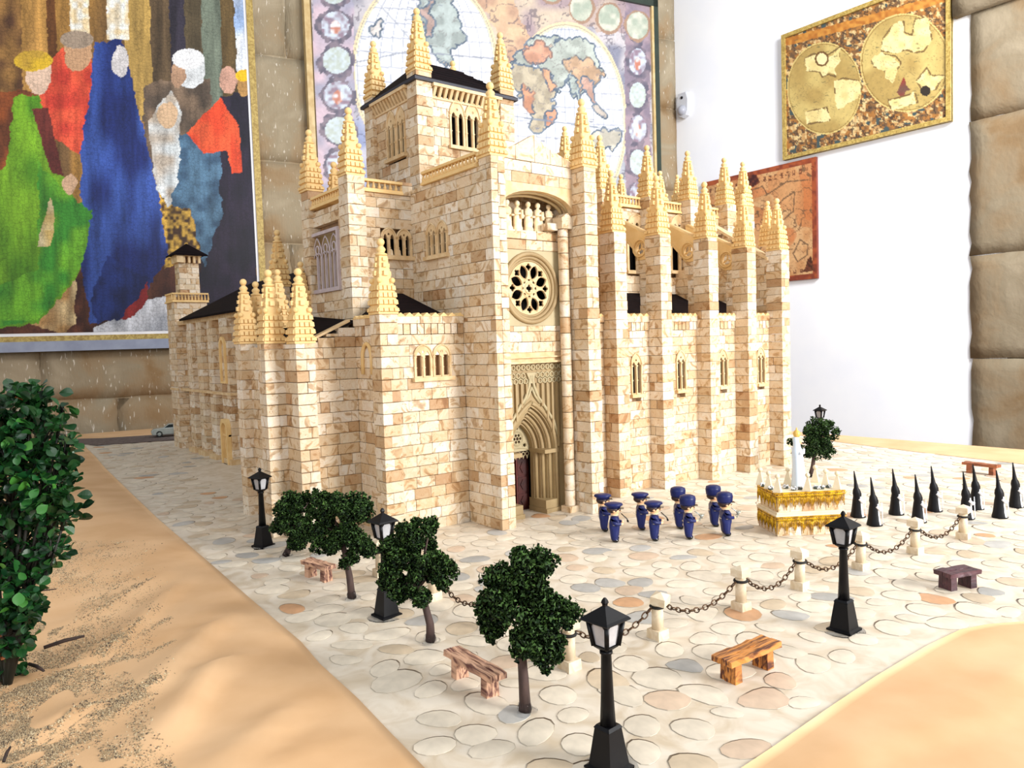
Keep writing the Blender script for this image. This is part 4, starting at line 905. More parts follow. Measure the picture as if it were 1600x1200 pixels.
def statue(x, y, z, h, k):
    r = random.Random(k); m = MB(); n = 12; prof = [(.062, 0), (.066, .03), (.055, .06), (.058, .12), (.05, .2), (.056, .255), (.045, .29), (.018, .305), (.018, .32)]; s_ = h / .39
    vs = []; fs = []
    for pr_, pz in prof:
        for q in range(n):
            a = 2 * math.pi * q / n; f = 1 + (.12 * math.sin(q * 2.5 + k + pz * 20) if pz < .27 else 0); vs.append((pr_ * f * math.cos(a) * s_, pr_ * f * .75 * math.sin(a) * s_, pz * s_))
    for i in range(len(prof) - 1):
        for q in range(n): q2 = (q + 1) % n; fs.append((i * n + q, i * n + q2, (i + 1) * n + q2, (i + 1) * n + q))
    m.add(vs, fs, None, 0, True); m.ball((0, 0, .352 * s_), .032 * s_, 10, 7, sz=1.25)
    m.box(-.075 * s_, .075 * s_, -.06 * s_, .06 * s_, -.02, 0)
    m.tube([(-.05 * s_, -.02, .26 * s_), (-.06 * s_, -.04 * s_, .2 * s_), (-.005 * s_, -.07 * s_, .215 * s_)], .014 * s_, 6); m.tube([(.05 * s_, -.02, .26 * s_), (.06 * s_, -.04 * s_, .19 * s_), (.01 * s_, -.07 * s_, (.18 + .03 * (k % 2)) * s_)], .014 * s_, 6)
    if k % 2: m.tube([(.02 * s_, -.06 * s_, .26 * s_), (.02 * s_, -.065 * s_, .15 * s_)], .02 * s_, 6)
    m.v = [(a * 1.2 + x - CX, b * 1.1 + y - CY, c + z) for a, b, c in m.v]; m.obj('saint_statue', M['statue'], cath)
for k_, px_ in enumerate((793, 809, 826, 841, 858)): p = PY(px_, 362, 8.66); statue(p[0], 8.66, zn0 + .02, .44, k_)
# P1 pier, column
pier(XE, XE + .245, 8.05, 8.35, 0, 5.18); wall(FB(XE), 8.35, 9.0, 0, 5.1, th=.1); pinnacle(XE + .13, 8.2, 5.18); cbox(XE + .06, XE + .23, 8.3, 10.3, 0, 5.1)
mb = MB(); xc_, yc_ = 7.64, 8.43
zz = .1
while zz < 4.28:
    e = min(zz + .24, 4.3); mb.lathe([(.078, zz + .004), (.081, zz + .01), (.081, e - .01), (.078, e - .004)], 10, (xc_, yc_, 0), col=bcol()); zz = e
mb.box(xc_ - .1, xc_ + .1, yc_ - .1, yc_ + .1, 0, .1, col=bcol()); mb.box(xc_ - .11, xc_ + .1, yc_ - .11, yc_ + .1, 4.3, 4.46, col=bcol()); mb.prism([(xc_ - .11, 4.46), (xc_ + .1, 4.46), (xc_, 4.53)], -.1, .11, lambda u, v, w: (u, yc_ - w, v), col=bcol()); mb.box(xc_ - .3, xc_ - .1, yc_, yc_ + .14, 4.28, 4.38, col=bcol())
part(mb, 'corner_column', M['brick'])
# portal
YP = 8.62; T = FA(YP); zp1 = PY(840, 567, YP)[2]; mb = MB(); mb.box(XS, XE, zp1, zp1 + .03, -.1, .1, t=T); mb.box(XS, XE, zp1 + .03, 2.47, -.1, .05, t=T); mb.box(XS, XE, zp1 + .08, zp1 + .1, -.1, .1, t=T); part(mb, 'cornice', M['frame'])
XD = XC; hw = .57                       # half width of the portal plate
zsp = .95; oz = 1.98; archo = parch(XD, 0, zsp, 1.0, .80, 10)
mb = MB(); mb.plate([(XS, 0), (XD - .5, 0)] + archo[1:-1] + [(XD + .5, 0), (XE - .02, 0), (XE - .02, zp1), (XS, zp1)], [], -.03, .0, T)
for u in np.linspace(XD - .6, XD + .6, 13):
    du = abs(u - XD)
    zb = 1.05 if du > .5 else zsp + .80 * (1 - (du / .5) ** 1.6) + .06
    zb = max(zb, 1.62 + (.36 * max(0, 1 - du / .22)) if du < .22 else 0)
    if zb < zp1 - .36: mb.box(u - .016, u + .016, zb, zp1 - .3, 0, .04, t=T)
part(mb, 'ribbed_panel', M['khaki']); mb = MB()
for r_, z_ in ((0, zp1 - .06),):
    for u in np.arange(XS + .05, XE - .03, .094): mb.tube([(a, b, .01) for a, b in circ(u, z_, .036, 8)], .014, 5, closed=True, t=T)
for r_ in range(2):
    for u in np.arange(XD - .62 + (.047 if r_ else 0), XD + .64, .094):
        if abs(u - XD) < .1: continue
        mb.tube([(a, b, .01) for a, b in circ(u, zp1 - .18 - r_ * .085, .040, 6, math.pi / 6)], .013, 5, closed=True, t=T)
part(mb, 'honeycomb_band', M['palekhaki']); mb = MB()
mb.prism([(XD - .09, zp1 - .14), (XD + .09, zp1 - .14), (XD + .02, zp1 - .30), (XD - .02, zp1 - .30)], 0, .03, T)
for s_ in (-1, 1):
    mb.tube([(XD + s_ * .52, 1.15, .01), (XD + s_ * .42, 1.42, .01), (XD + s_ * .24, 1.66, .015), (XD + s_ * .12, 1.80, .02), (XD + s_ * .05, 1.96, .02), (XD + s_ * .01, 2.12, .02)], .026, 6, t=T)
    mb.tube([(XD + s_ * .16, 1.70, .01), (XD + s_ * .06, 1.82, .02), (XD, 1.95, .02)], .02, 6, t=T)
part(mb, 'ogee_moulding', M['palekhaki'])
for i in range(4):                       # nested arches stepping inwards
    w_ = 1.0 - i * .135; d0 = -.01 - i * .085; mb = MB(); o_ = parch(XD, .0, zsp, w_ + .02, .80 - i * .095, 10); n_ = parch(XD, .0, zsp, w_ - .13, .80 - (i + 1) * .095, 10)
    mb.plate(o_ + n_[::-1], [], d0 - .085, d0, T); mb.tube([(a, b, d0 + .008) for a, b in parch(XD, .1, zsp, w_ - .05, .80 - i * .095 - .03, 10)], .034, 6, t=T)
    part(mb, 'archivolt', M['khaki'])
for s_ in (-1, 1):
    mb = MB(); mb.box(XD + s_ * .36 - .14, XD + s_ * .36 + .14, zsp - .03, zsp + .03, -.35, .03, t=T)
    mb.box(XD + s_ * .36 - .16, XD + s_ * .36 + .14, 0, .07, -.38, .05, t=T); mb.box(XD + s_ * .36 - .14, XD + s_ * .36 + .13, .07, .2, -.38, .02, t=T)
    c0_ = MB(); c0_.box(XD + s_ * .36 - .14, XD + s_ * .36 + .14, zsp - .03, zsp + .03, -.35, .03, t=T); part(c0_, 'jamb_capital', M['khaki'])
    mb = MB(); mb.box(XD + s_ * .36 - .15, XD + s_ * .36 + .14, 0, .07, -.38, .05, t=T); part(mb, 'jamb_plinth', M['khaki']); mb = MB(); mb.box(XD + s_ * .36 - .14, XD + s_ * .36 + .13, .07, .2, -.38, .02, t=T); part(mb, 'jamb_base', M['khaki'])
wi = .47; YT = YP + .38; T2 = FA(YT); zt = zsp + .02; ap = .42; c = (XD, zt + .17)
hs_ = [circ(c[0], c[1] + .0, .028, 8)] + [circ(c[0] + .058 * math.cos(a), c[1] + .058 * math.sin(a), .024, 8) for a in np.arange(6) * math.pi / 3]
mb = MB(); mb.plate(parch(XD, zt - .03, zt, wi + .04, ap + .04, 8), hs_ + [circ(XD - .14, zt + .06, .03, 8), circ(XD + .14, zt + .06, .03, 8), circ(XD, zt + .33, .02, 6)], -.02, .02, T2)
for rr in (.095, .112): mb.tube([(a, b, .02) for a, b in circ(c[0], c[1], rr, 20)], .009, 5, closed=True, t=T2)
for s_ in (-1, 1): mb.tube([(a, b, .02) for a, b in circ(XD + s_ * .14, zt + .06, .044, 12)], .009, 5, closed=True, t=T2)
mb.tube([(XD + u, zt - .02 + .05 * (1 - (u / .23) ** 2), .02) for u in np.linspace(-.23, .23, 9)], .014, 5, t=T2)
for u in np.linspace(-.19, .19, 6):
    mb.tube([(a, b, .01) for a, b in circ(XD + u, zt - .08, .032, 8)], .008, 5, closed=True, t=T2); mb.prism([(XD + u - .02, zt - .10), (XD + u + .02, zt - .10), (XD + u, zt - .16)], 0, .015, T2)
part(mb, 'tympanum_tracery', M['palekhaki'])
dr = MB(); dr.box(XD - .26, XD + .26, 0.0, zt + .4, -.08, -.05, t=T2); dr.v = [(x - CX, y - CY, z) for x, y, z in dr.v]; dro = dr.obj('portal_door', M['door'], cath)
for s_ in (-1, 1):
    for z0_, z1_ in ((.05, .26), (.3, .52), (.56, .8)):
        m = MB(); m.box(XD + s_ * .12 - .09, XD + s_ * .12 + .09, z0_, z1_, -.055, -.035, t=T2, taper=.0); m.prism([(XD + s_ * .12 - .05, (z0_ + z1_) / 2), (XD + s_ * .12, z0_ + .03), (XD + s_ * .12 + .05, (z0_ + z1_) / 2), (XD + s_ * .12, z1_ - .03)], -.035, -.022, T2)
        m.v = [(x - CX, y - CY, z) for x, y, z in m.v]; m.obj('door_panel', M['door'], dro)
m = MB(); m.box(XD - .012, XD + .012, 0, zt, -.055, -.02, t=T2); m.v = [(x - CX, y - CY, z) for x, y, z in m.v]; m.obj('door_frame', mat('door_frame', (96, 28, 18), (70, 18, 12), 5), dro)

# ---- aisle on the right
Xp = [8.876, 9.924, 11.148, 12.226, 13.267]; yp = lambda x: 8.56 - .058 * (x - 8.88); zp = [4.37, 4.39, 4.40, 4.28, 4.28]
for x, z in zip(Xp, zp):
    y = yp(x); pierp(x, x + .27, y, y + .34, z)
edges = [XE + .24] + Xp
for i in range(5):
    a, b = edges[i] + (.27 if i else 0), edges[i + 1]; yw = yp(b) + .30; hl = []
    if i > 0:
        px_ = (0, 993, 1063, 1129, 1188)[i]; p0_ = PY(px_, 553 if i < 3 else 547, yw); zb_ = PY(px_, (0, 617, 610, 604, 600)[i], yw)[2]; zt_ = PY(px_, (0, 551, 547, 545, 542)[i], yw)[2]
        hl = [lancets(FA(yw), p0_[0], zb_, .27, zt_ - zb_, 2)]
    wall(FA(yw), a, b, 0, 2.76, hl); parapet(FA(yw), a, b, 2.76); cbox(a, b + .27, yw + .11, yw + 1.2, 0, 2.7)
cbox(8.0, 13.4, 9.3, 12.5, 0, 3.0)
wall(FA(yp(13.27) + .3), 13.5, 13.62, 0, 2.76)
mb = MB(); mb.add([(7.9, 8.85, 2.9), (13.4, 8.7, 2.9), (13.4, 10.15, 3.55), (7.9, 10.15, 3.55)], [(0, 1, 2, 3)]); part(mb, 'aisle_roof', M['roof'])
YV = 10.1
hl = []
for px_ in (996, 1062, 1118):
    p = PY(px_, 400, YV); zb_ = PY(px_, 425, YV)[2]; zt_ = PY(px_, 335, YV)[2]; hl.append(lancets(FA(YV), p[0], zb_, .62, zt_ - zb_, 2, name='clerestory_window'))
wall(FA(YV), 7.98, 14.9, 3.4, 5.16, hl); cbox(8.0, 14.8, YV + .11, 12.4, 3.0, 5.1)
nx = [PY(px_, 320, 9.95)[0] for px_ in (944, 1017, 1080, 1137, 1166)]
nz = [PY(a, b, 9.85)[2] for a, b in ((955, 297), (1012, 306), (1077, 311), (1134, 318), (1160, 322))]
for x, z in zip(nx, nz): pierp(x - .15, x + .15, 9.85, YV + .1, z, 1.0, z0=3.3)
us = [7.98] + nx
for a, b in zip(us[:-1], us[1:]): balustrade(FA(YV), a + .17, b - .17, 5.18, .22)
for px_, ptop, yy_, sc_ in ((970, 272, 11.2, .95), (1031, 267, 11.2, .95), (1058, 273, 12.0, .9), (882, 197, 11.2, .95), (1199, 314, 9.0, .9)):
    p = PY(px_, ptop, yy_); pinnacle(p[0], p[1], p[2] - 1.035 * sc_, sc_)
# flying buttresses
for x, z in zip(Xp[:-1], zp[:-1]):
    xb = x + .13; y0_ = yp(x) + .34; T = lambda u, v, w, X_=xb: (X_ - w, u, v); m = MB()
    yb_ = y0_; zt2 = z + .03; k_ = .50; e9 = 9.86; zh = zt2 + k_ * (e9 - yb_)
    outl = [(yb_, zt2), (e9, zh), (e9, z + .22), (9.5, z + .12), (9.29, z - .05), (9.15, z - .19), (yb_ + .22, z - .38), (yb_, z - .38)]
    c_ = (yb_ + .19, z - .17); m.plate(outl, [circ(c_[0], c_[1], .125, 16)], -.05, .05, T)
    m.tube([(yb_, zt2, 0), (e9, zh, 0)], .055, 6, t=T); m.tube([(a, b, .05) for a, b in outl[2:-1]], .020, 5, t=T)
    for rr, w_ in ((.15, .06), (.115, .03)): m.tube([(a, b, w_) for a, b in circ(c_[0], c_[1], rr, 16)], .018, 5, closed=True, t=T)
    for q in range(3):
        a = math.pi / 2 + q * 2 * math.pi / 3; m.tube([(c_[0], c_[1], 0), (c_[0] + .10 * math.cos(a), c_[1] + .10 * math.sin(a), 0)], .018, 5, t=T)
    part(m, 'flying_buttress', M['sand'])
    pier(xb - .1, xb + .1, y0_, y0_ + .16, 2.9, z - .62); pier(xb - .1, xb + .1, y0_, y0_ + .24, z - .62, z - .39)
    pier(x + .03, x + .24, 9.6, YV, 3.2, 4.0)
x = Xp[-1] + .02; wall(FB(x), yp(x) + .34, 10.1, 2.9, 5.05, top=lambda u: 4.12 + (u - 8.53) * .6, th=.2)
mb = MB(); y0_ = yp(x) + .3; mb.prism([(y0_, 4.10), (10.1, 5.04), (10.1, 5.10), (y0_, 4.16)], -.2, .04, FB(x)); part(mb, 'coping', M['frame'])
# ---- crossing tower
xt, yt = 6.35, 10.36; zt_ = 6.98
for a, b, z in ((xt, yt, 7.0), (xt, 11.85, 6.98), (8.03, yt, 7.0), (8.03, 11.85, 6.98)): pierp(a, a + .29, b, b + .29, z, z0=4.9)
h = winpx('B', 605, 634, 168, 247, xt + .07, 4); wall(FB(xt + .07), yt + .29, 11.85, 4.95, 6.68, [h])
h = winpx('A', 702, 750, 158, 232, yt + .07, 4); wall(FA(yt + .07), xt + .29, 8.03, 4.95, 6.68, [h]); cbox(xt + .2, 8.2, yt + .2, 12.0, 4.9, 6.7)
zc_ = 6.62
for t_, u0, u1 in ((FA(yt + .07), xt + .29, 8.03), (FB(xt + .07), yt + .29, 11.85)):
    mb = MB(); mb.box(u0, u1, zc_, zc_ + .03, 0, .03, t=t_); mb.box(u0, u1, zc_ + .17, zc_ + .22, -.1, .13, t=t_); n = int((u1 - u0) / .10)
    for i in range(n):
        u = u0 + (u1 - u0) * (i + .3) / n; mb.prism([(0, zc_ + .03), (.03, zc_ + .03), (.11, zc_ + .17), (0, zc_ + .17)], u, u + .05, lambda a, b, c, t__=t_: t__(c, b, a))
    part(mb, 'corbel_row', M['frame'])
mb = MB(); e = zc_ + .22; x0, x1, y0, y1 = xt - .05, 8.38, yt - .05, 12.2
mb.box(x0, x1, y0, y1, e, e + .05); part(mb, 'eaves_edge', M['roofblue'])
mb = MB(); mb.add([(x0, y0, e + .05), (x1, y0, e + .05), (x1, y1, e + .05), (x0, y1, e + .05), (6.95, 11.2, e + .66), (7.75, 11.2, e + .66)], [(0, 1, 5, 4), (1, 2, 5), (2, 3, 4, 5), (3, 0, 4)]); part(mb, 'tower_roof', M['roof'])
mb = MB()
for v in np.linspace(.1, .9, 6):
    mb.box(x0 + (6.95 - x0) * v, x1 + (7.75 - x1) * v, y0 + (11.2 - y0) * v, y0 + (11.2 - y0) * v + .02, e + .05 + .61 * v, e + .07 + .61 * v)
part(mb, 'slate_courses', M['roof'])
# small pier behind the cluster
pierp(4.98, 5.24, 13.2, 13.46, PY(455, 448, 13.2)[2], z0=2.4)
part(core, 'inner_core', M['mortar'])
# ---- bricks
BR.sort(key=lambda b: depth(((b[0] + b[1]) / 2, (b[2] + b[3]) / 2, (b[4] + b[5]) / 2)) / max(.02, (b[1] - b[0]) + (b[3] - b[2])) ** .3)
m = MB(); bv = .5; e = .47
def unit_brick():
    m = MB(); vs = []
    for z, r in ((-.5, .46), (-.46, .5), (.46, .5), (.5, .46)): vs += [(-r, -r, z), (r, -r, z), (r, r, z), (-r, r, z)]
    fs = [(3, 2, 1, 0), (12, 13, 14, 15)]
    for k in range(3):
        for i in range(4): a = k * 4 + i; b = k * 4 + (i + 1) % 4; fs.append((a, b, b + 4, a + 4))
    m.add(vs, fs); return m.mesh('brick', M['brick1'])
UB = unit_brick(); rest = MB(); nb = 0
for x0, x1, y0, y1, z0, z1, c in BR:
    if nb < 295 and z1 - z0 > .1 and (x1 - x0) + (y1 - y0) > .25:
        o = link('brick', UB, cath, ((x0 + x1) / 2 - CX, (y0 + y1) / 2 - CY, (z0 + z1) / 2)); o.scale = (x1 - x0, y1 - y0, z1 - z0); o.color = (c[0], c[1], c[2], 1); nb += 1
    else: rest.box(x0, x1, y0, y1, z0, z1, col=c)
part(rest, 'brickwork', M['brick'], fix=False, kind='stuff')
# ================================================================== STREET FURNITURE
def lamp_parts(root):
    m = MB(); q = math.pi / 4
    m.lathe([(.13, 0), (.13, .022), (.105, .03), (.1, .06), (.07, .255), (.075, .262), (.06, .28)], 4, rot=q, smooth=False); m.obj('base', M['black'], root)
    m = MB(); m.lathe([(.042, .27), (.034, .45), (.027, .715), (.034, .72), (.034, .735), (.02, .74)], 12); m.obj('pole', M['black'], root)
    m = MB(); m.lathe([(.028, .735), (.062, .76), (.068, .772)], 4, rot=q, smooth=False)
    for sx in (-1, 1):
        for sy in (-1, 1): m.tube([(sx * .045, sy * .045, .77), (sx * .063, sy * .063, .92)], .016, 4)
    for k in range(4):
        a = k * math.pi / 2; R_ = Matrix.Rotation(a, 3, 'Z')
        for s_ in (-1, 1): m.add([R_ @ Vector(p) for p in ((s_ * .062, -.064, .925), (s_ * .02, -.064, .925), (s_ * .055, -.060, .88), (s_ * .062, -.056, .925), (s_ * .02, -.056, .925), (s_ * .055, -.052, .88))], [(0, 1, 2), (3, 4, 5), (1, 2, 5, 4)])
        m.add([R_ @ Vector(p) for p in ((-.062, -.066, .915), (.062, -.066, .915), (.062, -.066, .93), (-.062, -.066, .93), (-.062, -.05, .915), (.062, -.05, .915), (.062, -.05, .93), (-.062, -.05, .93))], [(0, 1, 2, 3), (4, 5, 6, 7), (0, 1, 5, 4)])
    m.obj('lantern_frame', M['black'], root)
    for k in range(4):
        a = k * math.pi / 2; R_ = Matrix.Rotation(a, 3, 'Z'); m = MB(); m.add([R_ @ Vector(p) for p in ((-.04, -.040, .775), (.04, -.040, .775), (.055, -.054, .92), (-.055, -.054, .92))], [(0, 1, 2, 3)]); m.obj('pane', M['glass'], root)
    m = MB(); m.lathe([(.128, .925), (.132, .932), (.118, .945), (.03, 1.0), (.014, 1.01), (.014, 1.02), (.02, 1.03), (.016, 1.045), (.006, 1.06)], 4, rot=q, smooth=False); m.obj('roof', M['black'], root)
    m = MB(); m.lathe([(.012, .775), (.012, .83), (.018, .84), (.016, .87), (.004, .88)], 8); m.obj('bulb', M['glass'], root)
    m = MB(); m.lathe([(.165, .0), (.16, .004), (.12, .007)], 14, sx=1, sy=.9); m.obj('glue_puddle', M['glue'], root)
lamps = [((3.40, 9.9), 'black street lamp farthest left, in front of the brick corner piers'), ((3.37, 6.42), 'black street lamp between the two left trees'), ((3.12, 3.16), 'nearest black street lamp, cut off by the bottom edge'),
         ((6.19, 3.31), 'black street lamp right of the bench, in front of the chained bollards'), (tuple(G(1281, 632, 1.06)[:2]), 'small far black street lamp rising above the tree at the cathedral end')]
lamp0 = thing('street_lamp', lamps[0][1], 'lamp', (lamps[0][0][0], lamps[0][0][1], 0), math.radians(20), 'black street lamps'); lamp_parts(lamp0); lamp0.scale = (1.18, 1.18, 1.0)
for (x, y), lb in lamps[1:]: copy_thing(lamp0, (x, y, 0), math.radians(random.uniform(-2, 12)), lb)
# bollards
bl = [(10.014, 3.806), (8.968, 3.923), (7.946, 4.052), (6.904, 4.157), (5.964, 4.205), (4.869, 4.288), (3.884, 4.351), (3.93, 5.42), (3.95, 6.50), (3.93, 7.6)]
blab = ['cream bollard at the far right end of the chain row, below the hooded figurines', 'cream bollard second from the right end of the chain row', 'cream bollard right behind the lamp in front of the gold-fringed float', 'cream bollard just left of the lamp, in front of the gold-fringed float', 'cream bollard behind the amber bench', 'cream bollard with a crooked cap, right of the nearest lamp', 'cream corner bollard half hidden behind the front tree', 'cream bollard hidden mostly by the front tree crown, left row', 'cream bollard showing only its foot right of the middle tree', 'cream bollard behind the tall lamp and left trees, end of the left row']
def bollard_parts(root):
    m = MB(); m.box(-.07, .07, -.07, .07, 0, .085, taper=.004); m.obj('foot', M['bollard'], root)
    m = MB(); m.lathe([(.052, .085), (.05, .33)], 12); m.obj('shaft', M['bollard'], root)
    m = MB(); m.box(-.066, .066, -.066, .066, .33, .40); m.add([(-.066, -.066, .40), (.066, -.066, .40), (.066, .066, .40), (-.066, .066, .40), (0, 0, .435)], [(0, 1, 4), (1, 2, 4), (2, 3, 4), (3, 0, 4)]); m.obj('cap', M['bollard'], root)
    m = MB(); m.tube([(.058 * math.cos(a), .058 * math.sin(a), .285) for a in np.linspace(0, 2 * math.pi, 16, endpoint=False)], .013, 6, closed=True); m.obj('cord', M['rope'], root)
b0 = thing('bollard', blab[0], 'bollard', (*bl[0], 0), .1, 'bollards joined by chains'); bollard_parts(b0); BO = [b0]
for (x, y), lb in list(zip(bl, blab))[1:]: BO.append(copy_thing(b0, (x, y, 0), random.uniform(-.2, .2), lb))
c5 = [c for c in bpy.data.objects if c.parent == BO[5] and c.name.startswith('cap')][0]; c5.rotation_euler = (.12, -.1, .3)
# chains
lm = MB(); lm.tube([(.036 * math.cos(a), .021 * math.sin(a), 0) for a in np.linspace(0, 2 * math.pi, 12, endpoint=False)], .0062, 5, closed=True); LM = lm.mesh('chain_link', M['chain'])
clab = ['sagging brass chain at the far right end', 'sagging brass chain second from the right, by the hooded figurines', 'sagging brass chain passing behind the lamp pole by the float', 'sagging brass chain between the two bollards left of that lamp', 'long sagging brass chain above the amber bench', 'sagging brass chain crossing behind the nearest lamp', 'brass chain hidden in the front tree crown', 'brass chain between the middle tree and the front tree', 'brass chain seen beside the pole of the second lamp from the left']
for i in range(9):
    a = Vector((*bl[i], .285)); b = Vector((*bl[i + 1], .285)); d = (b - a).normalized(); a = a + d * .075; b = b - d * .075; Lh = (b - a).length
    sag = .17 if i not in (4, 5) else .15; n = 18; ct = thing('chain', clab[i], 'chain', tuple(a), 0, 'chains between bollards'); pts = [a + (b - a) * t_ - Vector((0, 0, sag * 4 * t_ * (1 - t_))) for t_ in np.linspace(0, 1, 200)]
    cum = [0]
    for p, q in zip(pts[:-1], pts[1:]): cum.append(cum[-1] + (q - p).length)
    n = int(cum[-1] / .058)
    for k in range(n):
        s_ = (k + .5) / n * cum[-1]; j = min(198, int(np.searchsorted(cum, s_))); j = max(1, j); p = pts[j]; tg = (pts[j + 1] - pts[j - 1]).normalized()
        o = link('chain_link', LM, ct, tuple(p - a)); o.rotation_euler = (tg.to_track_quat('X', 'Z').to_matrix() @ Matrix.Rotation(math.pi / 2 * (k % 2) + .5, 3, 'X')).to_euler()
# benches
def bench(pa, pb, hgt, wd_, mt, label, legs='M', planks=1):
    A = np.array(pa); B = np.array(pb); c = (A + B) / 2; L = np.linalg.norm(B - A); rz = math.atan2(B[1] - A[1], B[0] - A[0])
    t = thing('bench', label, 'bench', (c[0], c[1], 0), rz); r = random.Random(label); m = MB(); n = 10
    for side in (0, 1):
        y0, y1 = (-wd_ / 2, -.004) if side == 0 else (.004, wd_ / 2); vs = []
        for i in range(n + 1):
            x = -L / 2 + L * i / n; j = [r.uniform(-.006, .006) for _ in range(4)]
            vs += [(x, y0 + j[0], hgt - .045), (x, y1 + j[1] * .3, hgt - .045), (x, y1 + j[2] * .3, hgt + j[3]), (x, y0 + j[1], hgt + j[2])]
        fs = [(0, 1, 2, 3), tuple(n * 4 + k for k in (3, 2, 1, 0))]
        for i in range(n):
            for k in range(4): fs.append((i * 4 + k, i * 4 + (k + 1) % 4, (i + 1) * 4 + (k + 1) % 4, (i + 1) * 4 + k))
        mm = MB(); mm.add(vs, fs); mm.obj('seat_plank', mt, t)
    for s_ in (-1, 1):
        m = MB()
        for k in (-1, 0, 1): y = k * wd_ * .25; m.box(s_ * L * .32 - .04, s_ * L * .32 + .04, y - wd_ * .13, y + wd_ * .13, 0, hgt - .043, taper=.004)
        m.obj('leg', mt, t)
    return t
bench(G(690, 1012, .2)[:2] + [.06, -.05], G(768, 1055, .2)[:2] + [.04, -.03], .2, .15, M['bench_pink'], 'pinkish-brown split-log bench beside the front tree')
bench(G(1135, 1030, .2)[:2] + [-.02, .03], G(1205, 997, .2)[:2], .2, .19, M['bench_amber'], 'glossy amber-brown split-log bench left of the lamp on the right')
bench(G(1472, 892, .2)[:2], G(1520, 884, .2)[:2], .19, .2, M['bench_plum'], 'dark plum-coloured bench alone on the paving at right')
bench(G(1506, 721, .19)[:2], G(1561, 727, .19)[:2], .19, .16, M['bench_red'], 'small reddish-brown bench at the far right by the white wall')
bench(G(478, 873, .19)[:2], G(516, 884, .19)[:2], .19, .15, M['bench_pink'], 'pinkish-brown bench between the two leftmost trees')
# ------------------------------------------------------------------ trees
right = W[:, 0]; upv = W[:, 1]; fwd = -W[:, 2]
def atd(px, py, d): return CP + (W @ np.array([px - 800., 600. - py, -F])) / F * d
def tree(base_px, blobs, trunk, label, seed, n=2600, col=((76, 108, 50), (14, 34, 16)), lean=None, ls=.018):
    r = np.random.RandomState(seed); g = G(*base_px); d = depth(g); th = thing('model_tree', label, 'tree', (g[0], g[1], 0), 0, 'dark green model trees')
    m = MB(); pts = [atd(x, y, d) for x, y in trunk]; pts = [Vector(p - g) for p in pts]; pts[0].z = 0; k = len(pts)
    m.tube(pts, [.042 - .016 * i / (k - 1) for i in range(k)], 8)
    tp = pts[-1]
    for b in blobs[:6]:
        q = Vector(atd(b[0], b[1], d) - g); m.tube([tp, (tp + q) / 2 + Vector((0, 0, .02)), q], [.02, .012, .006], 5)
    m.obj('trunk', M['bark'], th)
    c1, c2 = lin(col[0]), lin(col[1]); tot = sum(b[2] ** 2 for b in blobs); VV = []; CC = []
    for bx, by, br in blobs:
        R = br / F * d * 1.12; c = atd(bx, by, d + r.uniform(-.08, .08)) - g; nn = int(n * br * br / tot)
        sv = r.normal(size=(16, 3)); sv /= np.linalg.norm(sv, axis=1)[:, None]; sc_ = c + sv * R * r.uniform(.35, .9, (16, 1)); sr_ = R * r.uniform(.26, .42, 16)
        k = r.randint(16, size=nn); v = r.normal(size=(nn, 3)); v /= np.linalg.norm(v, axis=1)[:, None]
        p = sc_[k] + v * (sr_[k] * (.55 + .55 * r.rand(nn)))[:, None]
        a = r.normal(size=(nn, 3)); a /= np.linalg.norm(a, axis=1)[:, None]; b = np.cross(a, v + r.normal(size=(nn, 3)) * .4); b /= np.linalg.norm(b, axis=1)[:, None] + 1e-9
        s_ = (ls * r.uniform(.6, 1.5, nn))[:, None]; VV.append(np.stack([p - a * s_, p + b * s_ * .8, p + a * s_, p - b * s_ * .7 + v * s_ * .5], 1))
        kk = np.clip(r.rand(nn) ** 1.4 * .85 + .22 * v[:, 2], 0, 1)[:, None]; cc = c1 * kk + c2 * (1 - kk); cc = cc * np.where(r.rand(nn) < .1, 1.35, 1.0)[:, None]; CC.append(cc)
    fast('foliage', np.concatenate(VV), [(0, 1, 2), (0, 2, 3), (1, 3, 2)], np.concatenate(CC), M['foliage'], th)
    m = MB(); m.ball((0, 0, .035), .055, 12, 6, sz=1.0); m.ball((.04, -.02, .01), .05, 10, 5, sz=.4); m.ball((-.04, -.03, .01), .05, 10, 5, sz=.4); m.obj('glue_blob', M['glue'], th)
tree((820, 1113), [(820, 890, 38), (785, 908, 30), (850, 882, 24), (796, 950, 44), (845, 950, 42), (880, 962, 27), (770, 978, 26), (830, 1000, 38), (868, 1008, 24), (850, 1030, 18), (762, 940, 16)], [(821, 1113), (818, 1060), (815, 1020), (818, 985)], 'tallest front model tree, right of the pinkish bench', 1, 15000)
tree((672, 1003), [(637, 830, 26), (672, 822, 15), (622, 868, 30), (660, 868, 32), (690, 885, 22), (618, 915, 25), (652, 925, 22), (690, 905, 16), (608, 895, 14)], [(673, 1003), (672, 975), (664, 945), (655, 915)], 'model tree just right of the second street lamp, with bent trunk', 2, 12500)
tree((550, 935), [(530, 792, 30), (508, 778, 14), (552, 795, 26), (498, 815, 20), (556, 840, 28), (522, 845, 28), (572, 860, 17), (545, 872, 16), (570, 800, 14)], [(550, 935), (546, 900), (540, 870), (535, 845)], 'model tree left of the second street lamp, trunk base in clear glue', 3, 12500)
tree((446, 869), [(452, 790, 20), (482, 785, 20), (440, 820, 16), (470, 828, 24), (462, 848, 13), (440, 795, 12), (492, 835, 18)], [(446, 869), (452, 855), (458, 840), (460, 825)], 'leftmost model tree, behind the bench and next to the far left lamp', 4, 9500)
